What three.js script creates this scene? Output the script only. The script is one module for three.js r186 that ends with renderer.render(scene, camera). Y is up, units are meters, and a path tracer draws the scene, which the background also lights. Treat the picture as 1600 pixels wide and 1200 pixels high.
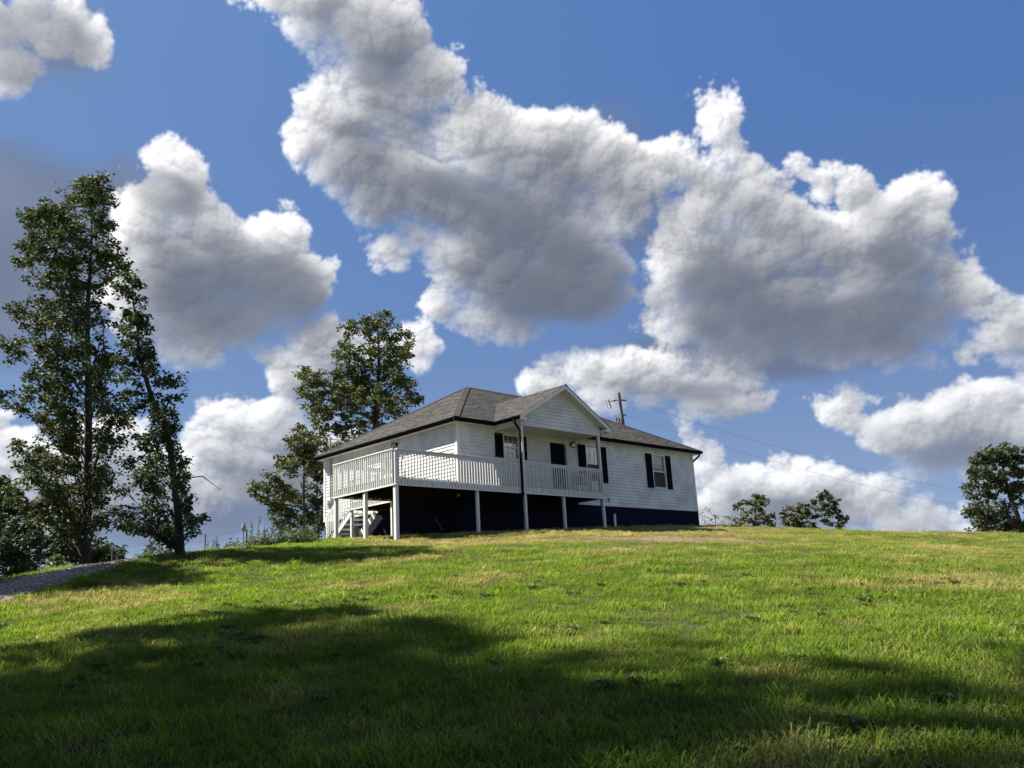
import * as THREE from 'three';
import { mergeGeometries } from 'three/addons/utils/BufferGeometryUtils.js';

// ---- camera, sky, sun, exposure ---------------------------------------------------------------
// Axes: the front wall of the house runs along +x, its rear lies towards -z; metres. Y of the foot of the siding is BASE.
const BASE = 5.5, HEAD = 0.772, EXPOSURE = 2.7;
const scene = new THREE.Scene();
const camera = new THREE.PerspectiveCamera(48.28, 4 / 3, 0.1, 9000);
camera.position.set(-20.26, BASE - 3.919, 23.887);
camera.rotation.order = 'YXZ';
camera.rotation.set(0.2515, -HEAD, -0.0535);
const SUN = new THREE.Vector3(-0.5, 1.1, -0.866).normalize();
const sun = new THREE.DirectionalLight(new THREE.Color(1, 0.93, 0.80), 5);
sun.position.copy(SUN).multiplyScalar(150); sun.castShadow = true; sun.shadow.radius = 1.5;
sun.shadow.mapSize.set(4096, 4096);
Object.assign(sun.shadow.camera, { left: -60, right: 60, top: 60, bottom: -60, near: 1, far: 400 });
scene.add(sun, sun.target);
const renderer = new THREE.WebGLRenderer({ antialias: true });
renderer.toneMapping = THREE.LinearToneMapping;
renderer.toneMappingExposure = EXPOSURE;
renderer.shadowMap.enabled = true;

// ---- noise ------------------------------------------------------------------
function rng(seed) { let s = seed >>> 0; return () => { s = (s + 0x6D2B79F5) | 0; let t = Math.imul(s ^ (s >>> 15), 1 | s); t = (t + Math.imul(t ^ (t >>> 7), 61 | t)) ^ t; return ((t ^ (t >>> 14)) >>> 0) / 4294967296; }; }
const PERM = (() => { const r = rng(77), p = new Uint8Array(512), a = [...Array(256).keys()]; for (let i = 255; i > 0; i--) { const j = (r() * (i + 1)) | 0; [a[i], a[j]] = [a[j], a[i]]; } for (let i = 0; i < 512; i++) p[i] = a[i & 255]; return p; })();
const GX = [1, -1, 1, -1, 1, -1, 1, -1, 0, 0, 0, 0, 1, -1, 0, 0], GY = [1, 1, -1, -1, 0, 0, 0, 0, 1, -1, 1, -1, 1, 1, -1, -1], GZ = [0, 0, 0, 0, 1, 1, -1, -1, 1, 1, -1, -1, 0, 0, 1, -1];
function noise3(x, y, z) {                                            // gradient noise, about -1..1
  const xf = Math.floor(x), yf = Math.floor(y), zf = Math.floor(z), X = xf & 255, Y = yf & 255, Z = zf & 255;
  x -= xf; y -= yf; z -= zf;
  const u = x * x * x * (x * (x * 6 - 15) + 10), v = y * y * y * (y * (y * 6 - 15) + 10), w = z * z * z * (z * (z * 6 - 15) + 10);
  const A = PERM[X] + Y, B = PERM[X + 1] + Y, AA = PERM[A] + Z, AB = PERM[A + 1] + Z, BA = PERM[B] + Z, BB = PERM[B + 1] + Z;
  const g = (h, a, b, c) => { h &= 15; return GX[h] * a + GY[h] * b + GZ[h] * c; };
  const l0 = g(PERM[AA], x, y, z), l1 = g(PERM[BA], x - 1, y, z), l2 = g(PERM[AB], x, y - 1, z), l3 = g(PERM[BB], x - 1, y - 1, z);
  const l4 = g(PERM[AA + 1], x, y, z - 1), l5 = g(PERM[BA + 1], x - 1, y, z - 1), l6 = g(PERM[AB + 1], x, y - 1, z - 1), l7 = g(PERM[BB + 1], x - 1, y - 1, z - 1);
  const a0 = l0 + u * (l1 - l0), a1 = l2 + u * (l3 - l2), a2 = l4 + u * (l5 - l4), a3 = l6 + u * (l7 - l6), b0 = a0 + v * (a1 - a0), b1 = a2 + v * (a3 - a2);
  return b0 + w * (b1 - b0);
}
function puff(x, y, z) {                                              // rounded cells with creases between them, 0..1
  const xf = Math.floor(x), yf = Math.floor(y), zf = Math.floor(z); let m = 9;
  for (let i = -1; i <= 1; i++) for (let j = -1; j <= 1; j++) for (let l = -1; l <= 1; l++) {
    const a = xf + i, b = yf + j, c = zf + l, h = PERM[PERM[PERM[a & 255] + (b & 255)] + (c & 255)], h2 = PERM[h + 91], h3 = PERM[h2 + 37];
    const dx = a + h / 256 - x, dy = b + h2 / 256 - y, dz = c + h3 / 256 - z, d = dx * dx + dy * dy + dz * dz; if (d < m) m = d;
  }
  return 1 - m;
}
const fbm = (x, y, z, n = 4) => { let s = 0, a = 0.5; for (let i = 0; i < n; i++) { s += a * noise3(x, y, z); x *= 2.03; y *= 2.03; z *= 2.03; a *= 0.5; } return s; };
const clamp = (x, a = 0, b = 1) => (x < a ? a : x > b ? b : x), mix = (a, b, t) => a + (b - a) * t, smooth = (a, b, x) => { const t = clamp((x - a) / (b - a)); return t * t * (3 - 2 * t); };

// ---- the sky: clear air with cumulus clouds, computed as an equirectangular picture -----------
// A cloud is a heap of ellipses [azimuth from the heading, elevation, half width, half height, turn] in degrees, broken up by billowing noise and lit from the sun's side.
const CLOUDS = [[-13.2,38.2,3.75,2.11,-5],[-10.3,37.4,3.64,2.15,-3],[-8.4,36.1,3.71,2.75,8],[-5.3,34.3,1.8,2.08,0],[-9.6,33,2.97,2.47,28],[-11.1,30.5,2.79,3.11,-3],[-7.6,28.4,4.49,3.2,29],[-8.6,26.4,2.05,1.62,-1],[-0.5,30.1,3.91,2.78,13],[4.2,28.6,4.55,2.81,15],[8.2,26.4,2.06,2.83,7],[-2.1,25.9,4.6,2.46,22],[2.9,24.8,5.04,3.72,4],[-0.9,22.5,4.23,3.35,28],[4.1,21.4,4.23,3.78,5],[-0.6,19.1,2.98,1.61,13],[15.7,25,2.96,2.07,10],[16.7,25.9,1.41,1.26,11],[13.4,24.6,1.85,1.45,9],[12.8,23.2,1.82,1.22,8],[19.6,22.2,3.45,2.38,21],[24.6,23,1.44,1.53,13],[27,21.3,2.37,2.49,14],[24.8,19.6,4.13,3.02,12],[15.1,20.6,4.8,3.27,9],[18.9,17.6,8.5,3.44,9],[23.8,16,5.09,2.55,2],[13.4,17.5,5.28,2.08,15],[28.5,17.4,1.35,1.66,13],[18.9,14.9,4.24,1.3,8],[16.5,29.5,0.85,1.68,-4],[16.9,27.7,0.78,1.16,-9],[12.1,28,1.29,0.79,9],[13.9,23.3,0.8,0.57,9],[21.8,24.4,0.52,0.69,13],[20.4,25.2,0.45,0.54,12],[6,14.7,2.33,1.53,5],[8.8,14.4,2.93,1.78,5],[12.1,13.3,3.28,1.42,6],[2.9,14.3,1.79,1.11,4],[14.6,12.7,1.69,0.7,6],[3.5,15.8,0.94,0.85,4],[13.5,14.4,2.03,1.04,7],[-21.8,25,2.36,1.63,19],[-19.9,22.6,3.79,2.98,15],[-16.6,23.7,2.15,1.81,-4],[-16.1,21.7,3.36,2.64,7],[-22.2,20.1,4.07,3.16,-5],[-18.9,19.1,3.85,2.02,-13],[-23.5,21.9,2.55,3.5,-6],[-22.4,27.7,1.46,0.76,17],[-25,24.9,1.06,1.52,-8],[-33.1,33.8,1.84,1.31,-7],[-30.7,33.1,1.34,1.01,5],[-29.2,33.9,0.78,1.15,-24],[-32.9,31.6,1.86,1.34,-15],[-13.1,17,3.05,1.42,-11],[-15.4,15.9,1.68,1.24,-1],[-14.3,14.5,2.02,1.41,-20],[-16.5,12.8,3.08,1.56,-11],[-18.5,13,1.55,0.89,-1],[-15.1,11,2.8,1.65,0],[-18.1,9.6,3.1,1.7,0],[-15.9,8.5,3.56,1.47,1],[-20.6,10.6,1.28,0.8,-1],[-6.8,17.2,1.27,0.85,1],[-8.6,23.7,0.99,1.24,0],[-30.4,9,1.93,1.66,-2],[-27.7,8.1,3.03,2.26,-1],[-23.9,8.9,2.87,1.95,-1],[-25.4,10.8,2.11,1.55,-2],[-21.3,8.2,2.6,1.58,0],[-32.5,10.2,1.85,1.45,-3],[31.9,13.4,1.39,1.69,12],[32.4,11.7,1.55,1.09,11],[21.7,10.7,1.93,1.43,18],[23.2,9.3,2.53,1.41,22],[25.4,9.6,1.75,1.24,8],[27.1,9,1.87,1.71,8],[29.1,7.8,2.61,1.64,8],[31.3,8.6,1.88,1.46,9],[26.8,7.1,2.38,1.06,7],[30.6,10.7,0.83,0.52,10],[12.8,7.6,0.81,1.57,-5],[13.2,6.4,1.6,1.23,5],[16.6,6.2,2.33,1.37,5],[17.3,7,1.16,0.89,5],[19.7,5.9,1.88,1.19,5],[22.2,5.5,1.45,1.09,6],[15.3,4.9,4.31,1.29,4],[19.9,4.7,3.35,0.79,5],[12.3,5.1,2.42,1.14,4],[25.7,3.8,1.7,0.83,5],[23.2,3.4,0.92,0.54,5],[-21.6,16.5,1.87,0.72,2],[-6.1,24.8,0.92,1.07,0],[-4.7,19.7,1.1,0.93,1],[-14,30.3,0.78,0.62,-4],[-10.5,19.8,0.74,0.5,0],[8.9,15.5,0.84,0.59,5],[28.8,4.4,0.65,0.37,6],[28.4,12.6,0.81,0.61,10]];
const VEILS = [[-32.4,23.7,5.97,3.58,9],[-31.3,22.8,5.46,4,0],[-33,19.6,6.21,4.33,-9],[-31.7,20.2,6.05,4.2,-9],[-28.4,22.5,2.7,2.99,-8],[7,28.6,4.1,3.19,21],[8.8,25.6,2.47,3.25,7],[-25.6,24.8,2.11,3.4,-8],[-31.6,33.4,3.46,2.33,-6],[13.2,15,6.51,1.67,12],[-20.1,17.8,4.19,1.37,-11],[19.3,14.5,6.53,1.46,4],[-25.6,6.6,7.66,2.28,0],[18,4.7,7.62,1.59,5],[-19,7,6.1,2.39,1],[-6.6,32.3,2.41,2.31,-1]];            // thin hazy cloud
const DEEP = [[2.3,22.8,4.23,3.35,19],[-0.2,26.2,2.51,1.64,23],[5.8,20.4,3.8,2.53,5],[1.6,19,3.84,1.44,9],[19.4,15.7,8.83,2.35,9],[14.5,19.5,3.22,2.26,8],[25.3,16.1,4.27,1.75,3],[-19.8,20.4,6.67,3.4,-4],[-23.7,26.2,2.52,1.52,12],[-32,33.7,3.75,2.48,-6],[-32.3,32.6,3.12,2,-16],[-16.5,19.6,3.55,2.45,-17],[-3.9,27.6,2.49,1.38,16],[12.9,12.9,2.85,0.83,6],[-15.9,8.7,2.77,1.22,1],[16.8,4.8,4.25,0.96,5],[26.8,7.2,2.71,0.91,7],[-8.9,34.6,1.97,1.5,-2],[25.9,19.5,1.77,1,13]];            // where the heaps are thickest, and let least light through
function computeSky(W, heading, sun, gain) {
  const H = W / 2, N = W / 360, top = Math.floor(90 * N), R = Math.PI / 180;
  const blobs = CLOUDS.map((b) => b), r = rng(5);
  for (let k = 0; k < 46; k++) {                                      // the rest of the sky carries the same kind of clouds
    const E = 6 + 62 * r() ** 1.5, A = 48 + r() * 264, s = 0.35 + 0.65 * Math.sqrt(E / 40);
    for (let j = 0; j < 7; j++) { const w = (2 + 4 * r()) * s; blobs.push([A + (r() - 0.5) * 22 * s, Math.min(80, E + (r() - 0.4) * 7 * s), w, w * (0.5 + 0.3 * r()), (r() - 0.5) * 30]); }
  }
  const F = new Float32Array(W * top).fill(-9), col0 = (heading / (2 * Math.PI)) * W;  // column of azimuth A: u of the direction (sin, -cos)
  const column = (A) => { const t = heading + A * R; return (Math.atan2(-Math.cos(t), Math.sin(t)) / (2 * Math.PI) + 0.5) * W; };
  const veil = new Float32Array(W * top), deep = new Float32Array(W * top);
  for (const [list, field] of [[VEILS, veil], [DEEP, deep], [blobs, F]]) for (const [A, E, ra, rb, turn] of list) {
    const c = column(A), m = Math.min(ra, rb), reach = Math.max(ra, rb) * 2 + 2, ce = Math.cos(E * R), ct = Math.cos(turn * R), st = Math.sin(turn * R);
    const y0 = Math.max(0, Math.floor((E - reach) * N)), y1 = Math.min(top - 1, Math.ceil((E + reach) * N)), dx = Math.ceil((reach / Math.max(0.2, Math.cos(Math.min(85, E + reach) * R))) * N);
    for (let y = y0; y <= y1; y++) {
      const ce2 = Math.cos(((y + 0.5) / N) * R);
      for (let i = -dx; i <= dx; i++) {
        const p = (i / N) * ce2, q = (y + 0.5) / N - E, a = (p * ct - q * st) / ra, b = (p * st + q * ct) / rb, d = m * (1 - Math.sqrt(a * a + b * b));
        const at = y * W + ((((Math.round(c) + i) % W) + W) % W);
        if (field !== F) { field[at] += smooth(1.5, 0.25, Math.hypot(a, b)); continue; }
        if (d < -3) continue;
        const h = clamp(0.5 + (0.5 * (d - F[at])) / 0.7);
        F[at] = mix(F[at], d, h) + 0.7 * h * (1 - h);
      }
    }
  }
  const G = new Float32Array(W * top), D = new Float32Array(W * top), Q = 4, w4 = W / Q, h4 = Math.ceil(top / Q), G4 = new Float32Array(w4 * h4);
  for (let y = 0; y < top; y++) {
    const e = ((y + 0.5) / N) * R, ce = Math.cos(e), se = Math.sin(e);
    for (let x = 0; x < W; x++) {
      const at = y * W + x;
      if (F[at] < -2.6) { G[at] = -9; continue; }
      const t = ((x + 0.5) / W - 0.5) * 2 * Math.PI, X = Math.cos(t) * ce, Y = se * 1.15, Z = Math.sin(t) * ce;
      const wx = noise3(X * 8, Y * 8, Z * 8) * 0.05 + noise3(X * 40, Y * 40, Z * 40) * 0.003, wy = noise3(X * 8 + 31, Y * 8, Z * 8) * 0.05 + noise3(X * 40 + 9, Y * 40, Z * 40) * 0.003;
      const qx = X + wx * 0.55, qy = Y + wy * 0.55, qz = Z - wx * 0.55;
      let s = 0.75 * noise3(qx * 11, qy * 11, qz * 11), a = 1.45, f = 18;
      for (let o = 0; o < 4; o++) { s += a * (puff(qx * f + o * 7, qy * f, qz * f) - 0.72); f *= 2.15; a *= 0.5; }
      s += 0.16 * noise3(X * 260, Y * 260, Z * 260) + 0.09 * noise3(X * 520, Y * 520, Z * 520) + 0.45 * fbm(X * 34 + 4, Y * 34, Z * 34, 3);
      D[at] = s; G[at] = F[at] * 0.95 + s + 0.4;
    }
  }
  for (let y = 0; y < top; y++) for (let x = 0; x < W; x++) G4[((y / Q) | 0) * w4 + ((x / Q) | 0)] += clamp(G[y * W + x] + 0.1, 0, 3) / (Q * Q);
  const wrap = (x, n) => ((x % n) + n) % n;
  const bil = (A, x, y, w, h) => { const x0 = Math.floor(x), y0 = Math.floor(y), fx = x - x0, fy = y - y0, xa = wrap(x0, w), xb = wrap(x0 + 1, w), ya = clamp(y0, 0, h - 1) * w, yb = clamp(y0 + 1, 0, h - 1) * w; return mix(mix(A[ya + xa], A[ya + xb], fx), mix(A[yb + xa], A[yb + xb], fx), fy); };
  const data = new Float32Array(W * H * 4);
  for (let y = 0; y < top; y++) {
    const eDeg = (y + 0.5) / N, e = eDeg * R, ce = Math.cos(e), se = Math.sin(e);
    for (let x = 0; x < W; x++) {
      const t = ((x + 0.5) / W - 0.5) * 2 * Math.PI, ct = Math.cos(t), st = Math.sin(t), dot = ct * ce * sun.x + se * sun.y + st * ce * sun.z;
      // air: deep blue overhead, pale at the horizon, lighter towards the sun
      const lo = Math.exp(-eDeg / 11), glow = Math.pow(clamp(dot * 0.5 + 0.5), 5);
      let cr = mix(0.058, 0.38, lo) + 0.12 * glow, cg = mix(0.150, 0.50, lo) + 0.17 * glow, cb = mix(0.415, 0.68, lo) + 0.19 * glow;
      const g = G[y * W + x], vl = veil[y * W + x];
      if (vl > 0.01) {                                                // veils: thin, frayed, lit evenly
        const X = ct * ce, Z = st * ce, va = 0.9 * (1 - Math.exp(-vl * 1.9 * smooth(-0.55, 0.5, fbm(X * 16, se * 22, Z * 16, 5) + 0.5 * (vl - 0.5)))), b = 1 + 0.5 * fbm(X * 9 + 5, se * 14, Z * 9, 3);
        cr = mix(cr, 0.155 * b + 0.06 * glow, va); cg = mix(cg, 0.190 * b + 0.06 * glow, va); cb = mix(cb, 0.280 * b + 0.06 * glow, va);
      }
      if (g > -1.2) {
        // optical depth towards the sun and straight up, in degrees of cloud
        let sx = sun.x * -st + sun.z * ct, sy = sun.x * -ct * se + sun.y * ce - sun.z * st * se; const sl = Math.hypot(sx, sy) || 1; sx /= sl * Math.max(0.2, ce); sy /= sl;
        let tau = 0, up = 0, emb = 0, s = 0.35;
        const X = ct * ce, Z = st * ce, big = noise3(X * 10 + 3, se * 13, Z * 10), d0 = D[y * W + x];
        for (let k = 0; k < 7; k++) { tau += bil(G4, (x + sx * s * N) / Q - 0.5, (y + sy * s * N) / Q - 0.5, w4, h4) * s * 0.40; s *= 1.45; }
        s = 0.5; for (let k = 0; k < 5; k++) { up += bil(G4, x / Q - 0.5, (y + s * N) / Q - 0.5, w4, h4) * s * 0.55; s *= 1.6; }
        for (const [q, k] of [[0.10, 0.9], [0.2, 0.9], [0.42, 0.8], [0.9, 0.5]]) emb += k * (d0 - bil(D, x + (sx * 0.8) * q * N, y + (sy * 0.8 + 0.35) * q * N, W, top));
        emb = emb / (1 + Math.abs(emb) * 0.7);
        const th = clamp(g, 0, 4);
        const soft = mix(0.5, 1.5, smooth(1.2, 6, up + 1.5 * big)), a = 1 - Math.exp(-Math.pow(clamp(g + 0.15, 0, 9) / soft, 1.3) * 2.4);
        const dp = smooth(0.15, 1.1, deep[y * W + x] * (1 + 0.25 * d0 + 0.7 * big)); tau = Math.max(0, tau - big * 1.2); emb *= 1 - 0.3 * dp;
        const direct = Math.exp(-tau * 0.30), sky = Math.exp(-up * 0.24), rim = Math.exp(-th * 1.3);
        let L = 0.075 + 0.60 * direct + 0.16 * sky + 0.30 * rim * direct * (0.4 + glow) + emb * (0.06 + 0.34 * direct + 0.09 * sky) + 0.035 * big;
        L = clamp(L * (1 - 0.62 * dp) + 0.03 * dp, 0, 1.05);
        let kr = 0.085 + L * 1.04, kg = 0.108 + L * 1.01, kb = 0.165 + L * 0.95;
        const far = Math.exp(-eDeg / 7) * 0.45;                        // low clouds are far and fade into the air
        kr = mix(kr, cr * 1.15, far); kg = mix(kg, cg * 1.12, far); kb = mix(kb, cb * 1.05, far);
        cr = mix(cr, kr, a); cg = mix(cg, kg, a); cb = mix(cb, kb, a);
      }
      const at = ((y + H / 2) * W + x) * 4;
      data[at] = cr * gain; data[at + 1] = cg * gain; data[at + 2] = cb * gain; data[at + 3] = 1;
    }
  }
  for (let i = 0; i < (W * H) / 2; i++) { data[i * 4] = 0.10 * gain; data[i * 4 + 1] = 0.12 * gain; data[i * 4 + 2] = 0.12 * gain; data[i * 4 + 3] = 1; }
  return data;
}

const skyMap = new THREE.DataTexture(computeSky(4096, HEAD, SUN, 1.04 / EXPOSURE), 4096, 2048, THREE.RGBAFormat, THREE.FloatType);
skyMap.mapping = THREE.EquirectangularReflectionMapping; skyMap.magFilter = THREE.LinearFilter; skyMap.needsUpdate = true;
scene.background = skyMap; scene.environment = skyMap;

// ---- helpers ----------------------------------------------------------------------------------
const taken = {};
const numbered = (n) => { const k = (taken[n] = (taken[n] ?? -1) + 1); return k ? `${n}_${String(k).padStart(3, '0')}` : n; };
function thing(name, label, category, x, y, z, group) { const o = new THREE.Group(); o.name = numbered(name); o.position.set(x, y, z); o.userData = { label, category }; if (group) o.userData.group = group; scene.add(o); return o; }
function join(list) {                                                  // merge, with only the attributes that all need
  const hasColor = list.some((g) => g.attributes.color);
  return mergeGeometries(list.map((g) => { g = g.index ? g.toNonIndexed() : g.clone(); if (!g.attributes.uv) g.setAttribute('uv', new THREE.Float32BufferAttribute(new Float32Array(g.attributes.position.count * 2), 2)); for (const k of Object.keys(g.attributes)) if (!['position', 'normal', 'uv'].includes(k) && !(k === 'color' && hasColor)) g.deleteAttribute(k); return g; }));
}
function mesh(name, geo, material, parent) { const m = new THREE.Mesh(Array.isArray(geo) ? join(geo) : geo, material); m.name = name; m.castShadow = m.receiveShadow = true; parent.add(m); return m; }
function geometry(pos, idx, col, uv) { const g = new THREE.BufferGeometry(); g.setAttribute('position', new THREE.Float32BufferAttribute(pos, 3)); if (col) g.setAttribute('color', new THREE.Float32BufferAttribute(col, 3)); if (uv) g.setAttribute('uv', new THREE.Float32BufferAttribute(uv, 2)); g.setIndex(idx); g.computeVertexNormals(); return g; }
function box(x0, x1, y0, y1, z0, z1, b = 0.004) {                       // chamfered box
  const sx = x1 - x0, sy = y1 - y0, sz = z1 - z0; b = Math.min(b, sx / 3, sy / 3, sz / 3);
  const P = [], I = [], f = (a, c, d, e) => { const n = P.length / 3; P.push(...a, ...c, ...d, ...e); I.push(n, n + 1, n + 2, n, n + 2, n + 3); };
  const X = [x0, x1], Y = [y0, y1], Z = [z0, z1], xi = [x0 + b, x1 - b], yi = [y0 + b, y1 - b], zi = [z0 + b, z1 - b];
  for (const s of [0, 1]) {
    const q = (l) => (s ? f(...l) : f(l[3], l[2], l[1], l[0]));
    q([[X[s], yi[0], zi[1]], [X[s], yi[0], zi[0]], [X[s], yi[1], zi[0]], [X[s], yi[1], zi[1]]]);
    q([[xi[0], Y[s], zi[1]], [xi[1], Y[s], zi[1]], [xi[1], Y[s], zi[0]], [xi[0], Y[s], zi[0]]]);
    q([[xi[0], yi[0], Z[s]], [xi[1], yi[0], Z[s]], [xi[1], yi[1], Z[s]], [xi[0], yi[1], Z[s]]]);
  }
  for (const s of [0, 1]) for (const t of [0, 1]) {
    f([X[s], Y[t] + (t ? -b : b), zi[0]], [X[s], Y[t] + (t ? -b : b), zi[1]], [X[s] + (s ? -b : b), Y[t], zi[1]], [X[s] + (s ? -b : b), Y[t], zi[0]]);
    f([X[s], yi[0], Z[t] + (t ? -b : b)], [X[s], yi[1], Z[t] + (t ? -b : b)], [X[s] + (s ? -b : b), yi[1], Z[t]], [X[s] + (s ? -b : b), yi[0], Z[t]]);
    f([xi[0], Y[s], Z[t] + (t ? -b : b)], [xi[1], Y[s], Z[t] + (t ? -b : b)], [xi[1], Y[s] + (s ? -b : b), Z[t]], [xi[0], Y[s] + (s ? -b : b), Z[t]]);
  }
  const g = geometry(P, I).toNonIndexed(); g.computeVertexNormals(); g.setAttribute('uv', new THREE.Float32BufferAttribute(new Float32Array((g.attributes.position.count) * 2), 2)); return g;
}
function bar(a, b, w, h) {                                             // square timber from a to b, w wide, h high
  const d = new THREE.Vector3().subVectors(b, a), l = d.length(), g = box(-w / 2, w / 2, -h / 2, h / 2, 0, l);
  const z = d.normalize(), x = new THREE.Vector3(0, 1, 0).cross(z); if (x.lengthSq() < 1e-6) x.set(1, 0, 0); x.normalize();
  return g.applyMatrix4(new THREE.Matrix4().makeBasis(x, new THREE.Vector3().crossVectors(z, x), z).setPosition(a));
}
function tube(points, radii, sides = 6, close = true) {                // tapered tube along points
  const P = [], I = [], U = [], n = points.length, up = new THREE.Vector3(0.31, 0.2, 0.93), t = new THREE.Vector3(), u = new THREE.Vector3(), v = new THREE.Vector3();
  for (let i = 0; i < n; i++) {
    t.subVectors(points[Math.min(n - 1, i + 1)], points[Math.max(0, i - 1)]).normalize(); u.crossVectors(t, up).normalize(); v.crossVectors(t, u);
    const r = Array.isArray(radii) ? radii[i] : radii;
    for (let k = 0; k <= sides; k++) { const a = (k / sides) * 2 * Math.PI, c = Math.cos(a) * r, s = Math.sin(a) * r; P.push(points[i].x + u.x * c + v.x * s, points[i].y + u.y * c + v.y * s, points[i].z + u.z * c + v.z * s); U.push(k / sides, i); }
  }
  const m = sides + 1;
  for (let i = 0; i < n - 1; i++) for (let k = 0; k < sides; k++) { const a = i * m + k; I.push(a, a + 1, a + m, a + 1, a + m + 1, a + m); }
  if (close) for (const [row, flip] of [[0, 1], [n - 1, 0]]) for (let k = 1; k < sides - 1; k++) { const a = row * m; I.push(a, flip ? a + k + 1 : a + k, flip ? a + k : a + k + 1); }
  return geometry(P, I, null, U);
}
const V = (x, y, z) => new THREE.Vector3(x, y, z);
const lin = (r, g, b) => new THREE.Color(r, g, b);
const matt = (c) => new THREE.MeshPhysicalMaterial({ color: c, roughness: 0.95, specularIntensity: 0.25, side: THREE.DoubleSide });
const paint = (c, rough = 0.6, more = {}) => new THREE.MeshStandardMaterial({ color: c, roughness: rough, side: THREE.DoubleSide, ...more });
function grain(size, seed, f) {                                        // grey picture from a function of (x, y, random), as colour or relief
  const d = new Uint8Array(size * size * 4), r = rng(seed);
  for (let i = 0; i < size * size; i++) { const v = clamp(f(i % size, (i / size) | 0, r)) * 255; d[i * 4] = d[i * 4 + 1] = d[i * 4 + 2] = v; d[i * 4 + 3] = 255; }
  const t = new THREE.DataTexture(d, size, size); t.wrapS = t.wrapT = THREE.RepeatWrapping; t.magFilter = t.minFilter = THREE.LinearFilter; t.needsUpdate = true; return t;
}
const tile = (x, y, s, f, o) => { const a = (x / s) * 2 * Math.PI, b = (y / s) * 2 * Math.PI, q = f / (2 * Math.PI); return fbm(Math.cos(a) * q + 9, Math.sin(a) * q + Math.cos(b) * q, Math.sin(b) * q + 4, o); };

// ---- the ground: one sheet from the camera's feet over the hilltop to the horizon ------------------
// GS/GT: metres right of and ahead of the place the photographer stands; heights are over eye level there.
const EYE = camera.position, cH = Math.cos(HEAD), sH = Math.sin(HEAD);
const world = (s, t) => [EYE.x + s * cH + t * sH, EYE.z - (-s * sH + t * cH)];
const local = (x, z) => { const dx = x - EYE.x, dz = -(z - EYE.z); return [dx * cH - dz * sH, dx * sH + dz * cH]; };
const SURVEY = [
  [0, 0, -1.6], [0, -8, -2.6], [-9, -2, -2.35], [9, -2, -2.0], [0, 6, -0.78], [0, 12, 0.05], [0, 18, 0.9], [0, 24, 1.68], [-6, 6, -1.0], [6, 6, -0.85],
  [-3.93, 27.52, 2.14], [-1.37, 30, 2.42], [0.26, 31.6, 2.55], [1.78, 33.1, 2.64], [3.38, 34.64, 2.74], [4.01, 37.25, 2.99], [8.52, 41.64, 3.08], [-5.2, 28.8, 2.36], [-6.5, 30.1, 2.48], [-4.75, 32.3, 2.66], [-6.57, 33.85, 2.78], [-7.93, 35.25, 2.92], [2.2, 48.3, 3.0],
  [-8.9, 15, 0.30], [-10.9, 18, 0.88], [-12, 23.9, 1.56], [-8.4, 21.4, 1.55], [-7.9, 25.8, 2.0], [-6.3, 27.3, 2.2], [-5, 18, 0.85], [-5, 12, 0.0], [-13.5, 29, 1.6], [-15.5, 26, 1.1], [-22, 39, 0.8], [-10.5, 33.5, 2.2], [-16, 18, 0.4], [-17, 47, 1.9], [-11, 44, 2.6], [-18, 10, -1.2],
  [15.2, 42.4, 2.6], [12.6, 44.3, 3.0], [17.7, 38, 2.08], [21, 36.4, 1.74], [3, 12, -0.05], [8, 16, 0.25], [9, 26, 1.35], [14, 28, 1.05], [11, 20, 0.45], [20, 26, 0.5], [12, 10, -0.9], [25, 52, 2.2], [40, 70, 2.4], [16, 58, 2.8], [0, 62, 2.6], [-8, 70, 2.0], [0, 80, 1.6],
];
const spline = (() => {                                                // thin plate through the surveyed heights
  const n = SURVEY.length, N = n + 3, A = [], k = (r2) => (r2 > 0 ? 0.5 * r2 * Math.log(r2) : 0);
  for (let i = 0; i < N; i++) A.push(new Float64Array(N + 1));
  for (let i = 0; i < n; i++) { const [a, b, h] = SURVEY[i]; for (let j = 0; j < n; j++) A[i][j] = k((a - SURVEY[j][0]) ** 2 + (b - SURVEY[j][1]) ** 2); A[i][i] += 0.6; A[i][n] = A[n][i] = 1; A[i][n + 1] = A[n + 1][i] = a; A[i][n + 2] = A[n + 2][i] = b; A[i][N] = h; }
  for (let c = 0; c < N; c++) { let p = c; for (let i = c; i < N; i++) if (Math.abs(A[i][c]) > Math.abs(A[p][c])) p = i; [A[c], A[p]] = [A[p], A[c]]; for (let i = 0; i < N; i++) if (i !== c) { const f = A[i][c] / A[c][c]; if (f) for (let j = c; j <= N; j++) A[i][j] -= f * A[c][j]; } }
  const w = A.map((r, i) => r[N] / r[i]);
  return (s, t) => { let h = w[n] + w[n + 1] * s + w[n + 2] * t; for (let i = 0; i < n; i++) h += w[i] * k((s - SURVEY[i][0]) ** 2 + (t - SURVEY[i][1]) ** 2); return h; };
})();
function rise(s, t) {
  const d = Math.hypot(s, t - 25), far = smooth(48, 110, d), out = -1.5 - 16 * smooth(60, 400, d) + 0.8 * noise3(s * 0.02, t * 0.02, 3);
  let h = far < 1 ? spline(s, t) : 0; h = mix(h, out, far);
  return h + 0.05 * noise3(s * 0.35, t * 0.35, 1) * (1 - far) + 0.025 * noise3(s * 1.1, t * 1.1, 5) * (1 - far);
}
const groundY = (x, z) => { const [s, t] = local(x, z); return EYE.y + rise(s, t); };
const groundAt = (s, t) => EYE.y + rise(s, t);
const roadS = (t) => -10.3 - 0.5 * smooth(14, 0, t) * 6 + 2.2 * smooth(27, 48, t) + 0.12 * noise3(0, t * 0.3, 2), roadHalf = 0.95;
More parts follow.
